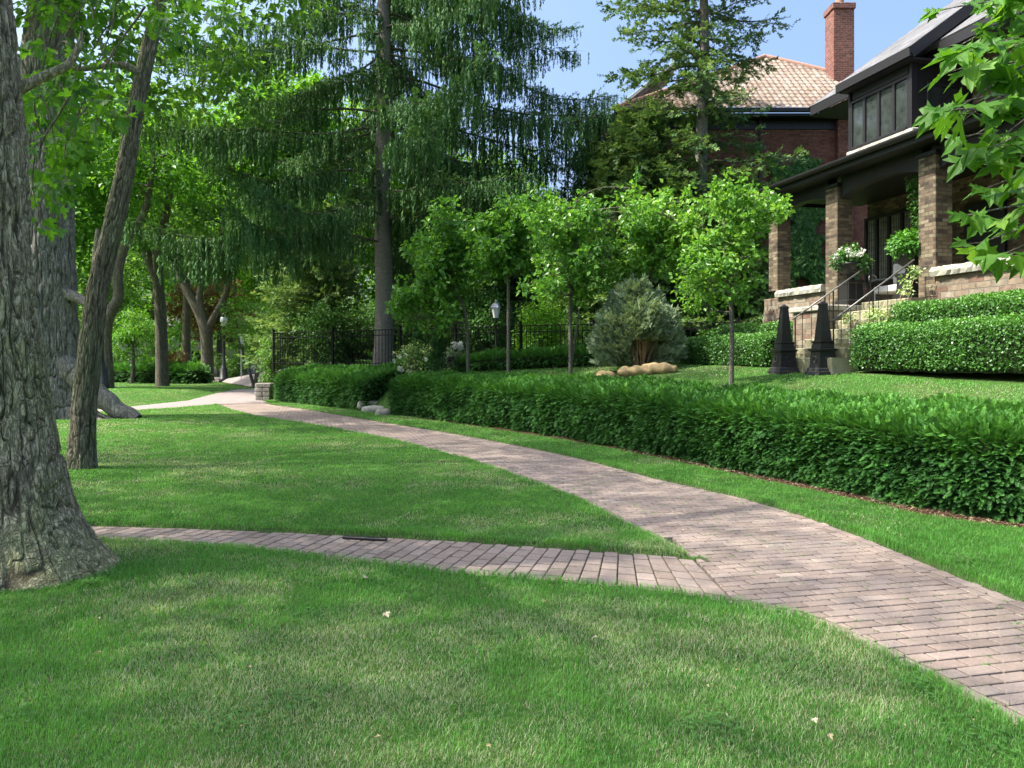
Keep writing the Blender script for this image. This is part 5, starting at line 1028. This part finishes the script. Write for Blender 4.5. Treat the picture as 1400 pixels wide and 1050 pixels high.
for i, (px, py, s, lab) in enumerate([(512, 562, (.7, .5, .22), 'flat pale step stone in the gap between the two yew hedges'), (524, 567, (.4, .35, .25), 'small dark stone at the right foot of the hedge gap'), (504, 556, (.6, .4, .3), 'upper flat stone inside the hedge gap')]): p = gp(px, py); rock('stone', lab, p[0], p[1], p[2] + .03, s, 40 + i, mat='cap' if i != 1 else 'rock')
x, y = -.75, 7.14; t = MB(); box(t, -.21, .21, -.022, .022, -.03, -.008, .004); [box(t, -.2 + .04 * k, -.185 + .04 * k, -.018, .018, -.0085, -.004, .001) for k in range(11)]; o = t.build('drain_grate', M['iron'], None); o.location = (at(501, 7.24), 7.16, .004); o.rotation_euler = (0, 0, R(-13)); tag(o, 'narrow metal drain grate on the upper edge of the side path', 'drain')

# ---- red house behind
rh = thing('red_brick_house', 'dark red brick house with tiled hip roof, ivy and tall chimney behind the conifers', 'house', (4.4, 31.0, 0)); 
def rpart(name, mat, smooth=False): mb = MB(); return mb, (lambda: mb.build(name, M[mat], rh, smooth))
mb, fin = rpart('wall', 'red_brick'); box(mb, .3, 13, 0, 8, 1.4, 10.9, .02); box(mb, 8.15, 8.75, -.32, -.002, 1.4, 10.8, .02); fin()
mb, fin = rpart('gutter', 'black'); box(mb, -.25, 13.4, -.72, -.56, 10.98, 11.14, .02); box(mb, -.2, 13.3, -.55, -.003, 10.86, 10.97, .01); box(mb, .1, 13.3, -.04, -.004, 10.5, 10.85, .01); tube(mb, [(5.2, -.12, 10.9), (5.2, -.12, 1.6)], .05, 8); fin()
def tiles(a, b, c, d, du=.24, dv=.36):
    """tiled surface over quad a,b (eave), c,d (ridge: c above b)"""
    a, b, c, d = [np.array(v, float) for v in (a, b, c, d)]; Lu = np.linalg.norm(b - a); Lv = np.linalg.norm((d + c) / 2 - (a + b) / 2); nu, nv = int(Lu / du * 6), int(Lv / dv * 4); u = np.linspace(0, 1, nu)[None]; v = np.linspace(0, 1, nv)[:, None]
    vv = v * Lv; row = np.floor(vv / dv); fr = vv / dv - row; P = (a * (1 - v[..., None]) + d * v[..., None]) * (1 - u[..., None]) + (b * (1 - v[..., None]) + c * v[..., None]) * u[..., None]
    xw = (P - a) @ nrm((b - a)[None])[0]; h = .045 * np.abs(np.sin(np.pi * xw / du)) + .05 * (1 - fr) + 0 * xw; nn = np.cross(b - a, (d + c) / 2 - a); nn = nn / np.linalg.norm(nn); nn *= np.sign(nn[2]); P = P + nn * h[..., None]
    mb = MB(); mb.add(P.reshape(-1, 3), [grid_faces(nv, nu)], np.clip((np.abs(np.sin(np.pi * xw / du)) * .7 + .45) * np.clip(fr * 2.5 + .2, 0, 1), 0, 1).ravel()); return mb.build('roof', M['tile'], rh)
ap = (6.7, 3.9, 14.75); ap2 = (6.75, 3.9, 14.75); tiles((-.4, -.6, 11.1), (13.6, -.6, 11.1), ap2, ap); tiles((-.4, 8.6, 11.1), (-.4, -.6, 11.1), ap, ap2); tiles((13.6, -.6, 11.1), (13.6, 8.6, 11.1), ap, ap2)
mb, fin = rpart('ridge_tiles', 'terracotta'); [tube(mb, [np.array(q) + [0, 0, .08], np.array(ap) + [0, 0, .08]], .09, 8) for q in ((-.4, -.6, 11.1), (13.6, -.6, 11.1))]; fin()
mb, fin = rpart('chimney', 'chim_brick'); box(mb, 8.75, 9.6, 1.6, 2.5, 10.9, 15.9, .02); box(mb, 8.7, 9.65, 1.55, 2.55, 15.9, 16.15, .02); fin(); mb, fin = rpart('chimney_pot', 'terracotta'); lathe(mb, [(.2, 16.15), (.22, 16.2), (.17, 16.3), (.16, 16.85), (.2, 16.9), (.14, 16.92), (.12, 16.3), (0, 16.3)], (9.18, 2.05, 0), 20); fin()
# left wing with curved parapet and dormer
mb, fin = rpart('side_wing', 'red_brick'); box(mb, -.6, .298, 1, 6, 1.4, 10.6, .02); fin(); mb, fin = rpart('wing_parapet', 'copper'); box(mb, -1.0, 1.6, .9, 1.4, 11.15, 11.35, .03); tube(mb, [(-1.0, 1.1, 11.25), (-1.0, 1.0, 11.2), (-1.02, .95, 10.0)], .22, 12); fin(); tiles((-.8, .6, 10.0), (.6, .6, 10.0), (.6, 1.2, 11.2), (-.8, 1.2, 11.2)); mb, fin = rpart('dormer', 'shingle'); slab(mb, [(-.1, 2.2, 11.9), (2.4, 2.2, 13.9), (2.4, 4.5, 13.9), (-.1, 4.5, 11.9)], .15); fin(); mb, fin = rpart('dormer_edge', 'copper'); beam(mb, (-.15, 2.15, 11.9), (2.4, 2.15, 13.95), .1, .12); fin()
def wivy(lab, x0, x1, z0, z1, D, n, seed, thr=.42):
    t = thing('wall_ivy', lab, 'ivy', ((x0 + x1) / 2, D, (z0 + z1) / 2)); r = rg(seed); X = r.uniform(x0, x1, n); Z = r.uniform(z0, z1, n); e = fbm(X * 1.7 + Z * .4, Z * 1.5 - X * .5, 0, seed, 4) + .45 * (1 - np.abs((X - (x0 + x1) / 2) / (x1 - x0) * 2) ** 1.5) * (1 - np.abs((Z - (z0 + z1) / 2) / (z1 - z0) * 2) ** 1.5); k = e > thr + .2; X, Z = X[k], Z[k]; n = len(X)
    mb = MB(); scat(mb, MAP2, MAP2F, np.stack([X - (x0 + x1) / 2, -.03 - .14 * r.random(n), Z - (z0 + z1) / 2], -1), frames(np.array([0, -.15, -1]) + rv(r, n) * .4, np.array([0, -1, .3]) + rv(r, n) * .45), .19 * r.uniform(.7, 1.2, n), np.clip(.4 + .18 * r.normal(size=n), 0, 1)); mb.build('foliage', M['ivy'], t)
    mb = MB(); [tube(mb, np.stack([np.linspace(0, (q - .5) * (x1 - x0) * .8, 8) + .1 * np.sin(np.arange(8) * 1.3 + k), np.full(8, -.02), np.linspace(-(z1 - z0) * .48, (z1 - z0) * .38, 8)], -1), .014, 5) for k, q in enumerate(np.linspace(0, 1, 7))]; mb.build('stems', M['bark_far'], t)
wivy('ivy patch climbing high on the red brick wall beside the chimney breast', 9.4, 13.4, 5.0, 10.0, 30.98, 14000, 4, .5); wivy('ivy growing low on the red brick wall seen through the porch', 10.2, 14.2, 2.0, 6.2, 30.98, 12000, 6, .47)
# ---------------------------------------------------------------- the background at left and beyond the fence
def fartree(px, D, lab, path, ell, seed, ncl=95, per=70, size=.3, leaf='far_leaf', bk='bark_far', rad=1.1, name='broadleaf_tree', tb=.42, forks=(), limbs=7, group=None, zb=None, **kw):
    x = at(px, D); z = h1(x, D) if zb is None else zb
    return broad(name, lab, (x, D, z), path, ell, ncl, per, size, leaf, bk, seed, group, rad=rad, limbs=limbs, forks=forks, tn=14, fine=False, tb=tb, **kw)
fartree(222, 46, 'straight trunked tree forking high, behind the raised lawn', [(0, 0, -.2, .5), (0, 0, .3, .38), (-.1, 0, 4, .32), (-.3, 0, 7.2, .3), (-.1, 0, 8.5, .26), (.4, 0, 11, .2), (.8, 0, 14, .1)], [(0, -1, 13.5, 6.5, 5.5, 3.6), (-3.5, 0, 10.5, 3.5, 3, 1.8)], 300, 130, 80, .32, forks=[[(-.3, 0, 6.2, .3), (-1.2, 0, 8.4, .24), (-1.8, 0, 10, .2), (-2.6, 0, 12.5, .12)]], leaf='maple')
fartree(284, 56, 'tree with two crooked leaning limbs by the far sidewalk', [(0, 0, -.2, .5), (0, 0, .4, .43), (-.1, 0, 3, .4), (-.5, 0, 4.6, .36), (-2, 0, 7.5, .28), (-3, 0, 10, .25), (-3.6, 0, 13, .12)], [(-1, 0, 13, 6.5, 5.5, 3.8), (3, 0, 9.8, 3.2, 3, 1.6)], 301, 130, 80, .34, forks=[[(0, 0, 3.4, .34), (-.6, 0, 6, .26), (.2, 0, 8, .18), (1.2, 0, 11, .15)], [(-.1, 0, 3.6, .28), (1.2, 0, 6, .2), (1.9, 0, 9, .13)]])
fartree(147, 38, 'tree with an S curved upper trunk directly behind the leaning trunk', [(0, 0, -.2, .34), (0, 0, .3, .3), (-.1, 0, 2.6, .28), (.1, 0, 3.6, .26), (.5, 0, 4.4, .24), (.5, 0, 5.6, .23), (.9, 0, 7, .2), (1.8, 0, 8.6, .16), (2.2, 0, 11, .1)], [(1.5, 0, 11.5, 4.5, 4, 2.8), (-1, 1, 8.5, 2.6, 2.5, 1.5)], 302, 90, 75, .26, leaf='maple')
fartree(180, 51, 'low spreading bright green ornamental maple behind the low dark hedge', [(0, 0, -.1, .14), (.1, 0, 1, .12), (.1, 0, 2.5, .07)], [(0, 0, 3.1, 1.9, 1.8, 1.7)], 303, 60, 70, .16, leaf='maple', rad=.6)
fartree(118, 58, 'dark tree at the left beyond the massive grey trunk', [(0, 0, -.1, .3), (0, 0, 5, .25), (0, 0, 8, .1)], [(0, 0, 7.5, 4, 4, 5)], 304, 90, 70, .3)
fartree(300, 74, 'bronze and green tree far down the street', [(0, 0, -.1, .3), (0, 0, 3, .25), (0, 0, 6, .1)], [(0, 0, 6.0, 5.0, 4, 3.2)], 305, 90, 70, .32, leaf='bronze')
fartree(348, 43.0, 'pale loose shrub tree with several thin stems beyond the bend of the walk', [(0, 0, -.1, .09), (-.3, 0, 1.0, .075), (-.8, 0, 2.4, .05), (-1.0, 0, 3.6, .03)], [(-.5, 0, 3.5, 1.7, 1.5, 1.5), (.4, 0, 2.6, 1.2, 1.2, .9)], 306, 70, 36, .13, leaf='sapling_leaf', rad=.5, forks=[[(0, 0, 0, .08), (.3, 0, 1.3, .06), (.5, 0, 2.7, .045), (.8, 0, 3.6, .03)], [(0, 0, 0, .07), (.08, .1, 1.6, .05), (.0, .2, 4.2, .03)]], tb=.5, name='shrub_tree')
for i, (px, D, r_, zc, rz, lab, lf, tb) in enumerate([
    (60, 66, 8, 9, 7, 'broad tree beyond the street at the far left', 'far_leaf', .42), (210, 84, 9, 11, 8.5, 'tall tree beyond the street behind the ornamental maple', 'maple', .5), (330, 90, 9, 12, 9, 'tall tree beyond the street left of the weeping spruce', 'far_leaf', .5),
    (405, 62, 6.5, 9, 7.5, 'light green tree behind the dark conifers at left', 'maple', .45), (470, 58, 6.5, 12, 8, 'light green tree filling the gap left of the spruce trunk', 'far_leaf', .55), (560, 60, 6.5, 11, 8, 'light green tree filling the gap right of the spruce trunk', 'maple', .5), (655, 56, 5.5, 9, 6.5, 'mid green tree behind the spruce boughs at centre', 'far_leaf', .5), (735, 60, 5, 7.0, 5, 'mid green tree low behind the tallest sapling', 'far_leaf', .45),
    (815, 52, 4.2, 6.5, 4.5, 'mid green tree behind the gap between the conifers', 'far_leaf', .45), (30, 40, 5.5, 10.5, 5, 'maple between the mossy trunk and the street', 'maple', .5), (255, 66, 7, 14, 6, 'high crowned tree over the far sidewalk', 'far_leaf', .5), (385, 46, 4.6, 13.5, 4, 'high crowned maple over the fence corner', 'maple', .5), (140, 72, 8, 17, 7, 'tallest tree beyond the street behind the leaning trunk', 'far_leaf', .5)]):
    fartree(px, D, lab, [(0, 0, -.2, .35), (0, 0, zc * .5, .28), (.2, 0, zc, .12)], [(0, 0, zc, r_, r_ * .8, rz)], 320 + i, 150, 85, .34 * (.8 + D / 200), lf, rad=1.35, tb=tb)
# shrubs beyond the fence
for i, a in enumerate([('lime_shrub', 'bright lime green rounded shrub behind the fence between the saplings', 738, 27.2, 100, 92, 'lime_leaf', .09, 60, 90), ('garden_shrub', 'dark leafy shrub behind the fence left of the spruce trunk', 455, 32.5, 130, 96, 'ivy', .12, 60, 80), ('garden_shrub', 'leafy shrub smothering the fence corner post', 372, 32.9, 50, 90, 'far_leaf', .1, 30, 60), ('garden_shrub', 'mid green shrub behind the fence right of the spruce trunk', 585, 30.5, 110, 80, 'far_leaf', .11, 50, 70), ('garden_shrub', 'deep green shrub behind the fence under the second sapling', 660, 28.6, 90, 105, 'ivy', .11, 50, 70),
    ('garden_shrub', 'light green shrub behind the fence next to the lime shrub', 792, 26.5, 70, 74, 'far_leaf', .09, 40, 70), ('garden_shrub', 'green shrub at the foot of the red house wall', 905, 27.5, 90, 90, 'far_leaf', .1, 40, 70), ('garden_shrub', 'light green shrub above the left boxwood hedges', 1030, 21.0, 60, 52, 'sapling_leaf', .08, 30, 60), ('garden_shrub', 'bright shrub seen through the porch between its two far pillars', 1105, 24.0, 80, 110, 'sapling_leaf', .1, 50, 70), ('garden_shrub', 'dark shrub between the red wall and the last boxwood hedge', 968, 23.6, 50, 46, 'ivy', .09, 30, 60)]):
    bush(a[0], a[1], a[2], a[3], a[4], a[5], a[6], 400 + i, a[7], a[8], a[9], tb=.5 if 'lime' in a[0] else .42)
for i, (px, D, w_, h_, lf, lab) in enumerate([(150, 58, 60, 40, 'varie', 'pale flowering shrub behind the low dark hedge at far left'), (238, 60, 45, 42, 'bronze', 'bronze leaved shrub right of the straight trunked tree'), (320, 66, 70, 36, 'far_leaf', 'green shrub across the street behind the lamp post'), (205, 62, 50, 34, 'lime_leaf', 'yellow green shrub left of the bronze leaved shrub'), (258, 64, 24, 22, 'ivy', 'small clipped dark globe shrub by the far walk')]):
    bush('garden_shrub', lab, px, D, w_, h_, lf, 430 + i, .16, 30, 60)
hedge('yew_hedge', 'low dark hedge in the far distance left of the walk', lin((at(262, 50), 50), (at(128, 54), 54)), 1.5, .85, .85, 'yew', 60, .4, 440)
# dense wood closing the view
mb = MB(); r = rg(99); n = 1700; th = r.uniform(-48, 34, n); D = r.uniform(95, 135, n); c = np.stack([D * np.tan(np.radians(th)), D, r.uniform(0, 1, n) ** 1.2 * (16 - 9 * sm(th, 4, 12)) + 1], -1); leaves(mb, r, c, np.full(n, 3.2), 42, .85, flat=.8); o = mb.build('distant_woods', M['far_leaf']); tag(o, 'far off wood of green crowns closing the view behind the gardens', 'woods', kind='stuff')
for i, (px, D, w_, h_, lf, lab) in enumerate([(425, 37, 190, 95, 'far_leaf', 'broad screening shrub behind the dark conifers left of the spruce trunk'), (560, 38, 150, 100, 'ivy', 'broad dark screening shrub right of the spruce trunk'), (700, 36, 170, 110, 'far_leaf', 'broad screening shrub behind the garden lantern'), (830, 34, 150, 120, 'ivy', 'broad dark screening shrub behind the grey green evergreen'), (620, 34, 110, 120, 'far_leaf', 'tall screening shrub behind the spiral topiaries')]):
    bush('screening_shrub', lab, px, D, w_, h_, lf, 470 + i, .16, 90, 80, depth=.5)
# street furniture
def streetlamp(px, D, lab, hgt=4.2):
    x = at(px, D); t = thing('street_lamp', lab, 'street lamp', (x, D, h1(x, D)), 0, 'black street lamps along the sidewalk'); mb = MB(); lathe(mb, [(0, -.1), (.34, -.1), (.34, .25), (.27, .3), (.24, .9), (.16, 1.0), (.13, 1.2), (.09, 1.3), (.075, hgt - .5), (.12, hgt - .45), (0, hgt - .45)], n=16); mb.build('post', M['iron'], t, True)
    mb = MB(); lathe(mb, [(0, hgt - .45), (.14, hgt - .45), (.24, hgt - .1), (.2, hgt + .15), (0, hgt + .2)], n=16); mb.build('lamp_glass', M['lampglass'], t, True); mb = MB(); lathe(mb, [(0, hgt + .2), (.22, hgt + .18), (.1, hgt + .36), (0, hgt + .5)], n=16); mb.build('lamp_top', M['iron'], t, True)
streetlamp(306, 53, 'black fluted street lamp beside the far sidewalk, right of the crooked tree'); streetlamp(139, 35.5, 'black street lamp showing between the leaning trunk and the tree behind it')
x = at(330, 50); t = thing('sign_post', 'thin grey metal sign post at the edge of the far sidewalk', 'sign post', (x, 50, h1(x, 50))); mb = MB(); tube(mb, [(0, 0, -.1), (0, 0, 3.0)], .045, 8, cap=True); mb.build('post', M['metal'], t); mb = MB(); box(mb, -.16, .16, -.03, -.045 + .0, 2.5, 2.95, .004) if False else box(mb, -.16, .16, -.066, -.05, 2.5, 2.95, .004); mb.build('sign_plate', M['metal'], t)
# house across the street, mostly hidden
t = thing('distant_house', 'pale house across the street glimpsed behind the foliage at far left', 'house', (at(235, 105), 105, 0)); mb = MB(); box(mb, -8, 9, 0, 8, 0, 6, .05); mb.build('wall', M['cap'], t); mb = MB(); slab(mb, [(-8.6, -.6, 5.9), (9.6, -.6, 5.9), (9.6, 4, 9.2), (-8.6, 4, 9.2)], .15); slab(mb, [(-8.6, 4.002, 9.2), (9.6, 4.002, 9.2), (9.6, 8.6, 5.9), (-8.6, 8.6, 5.9)], .15); mb.build('roof', M['shingle'], t)
for k in range(5): mb = MB(); box(mb, -7 + 3.2 * k, -5.8 + 3.2 * k, -.06, -.004, 1, 2.6, .01); wd_ = mb.build('window', M['black'], t); mb = MB(); box(mb, -6.9 + 3.2 * k, -5.9 + 3.2 * k, -.075, -.062, 1.1, 2.5, .002); mb.build('pane', M['glass'], wd_)

# ---- fallen leaves on the grass and path
r = rg(123)
for i, (px, py, lab, s) in enumerate([(934, 730, 'pale curled leaf lying on the main walk near the end of the middle lawn', .09), (137, 906, 'dry buff leaf on the near lawn at lower left', .07), (816, 886, 'pale brown leaf on the near lawn below the side path', .05), (527, 850, 'straw coloured leaf on the near lawn at centre', .07), (1113, 1000, 'light brown leaf near the bottom right of the lawn', .04), (1133, 1026, 'yellowish brown leaf at the bottom edge of the near lawn', .045), (1207, 925, 'pale leaf close to the curved edge of the walk', .04), (497, 800, 'thin pale leaf on the grass just below the side path', .06), (519, 1026, 'small dry leaf at the bottom edge left of centre', .04), (1180, 870, 'broken pale leaf fragment on the pavers', .03)]):
    p = gp(px, py); mb = MB(); P = MAP * [1, 1, 1.2]; mb.add(P * s * .6, [f for f in MAPF], .35 + .5 * r.random()); o = mb.build('fallen_leaf', M['dead']); o.location = (p[0], p[1], p[2] + (.02 if i in (0, 9) else .042)); o.rotation_euler = (r.uniform(-.5, .1), r.uniform(-.4, .4), r.uniform(0, 6)); tag(o, lab, 'leaf', 'fallen leaves')
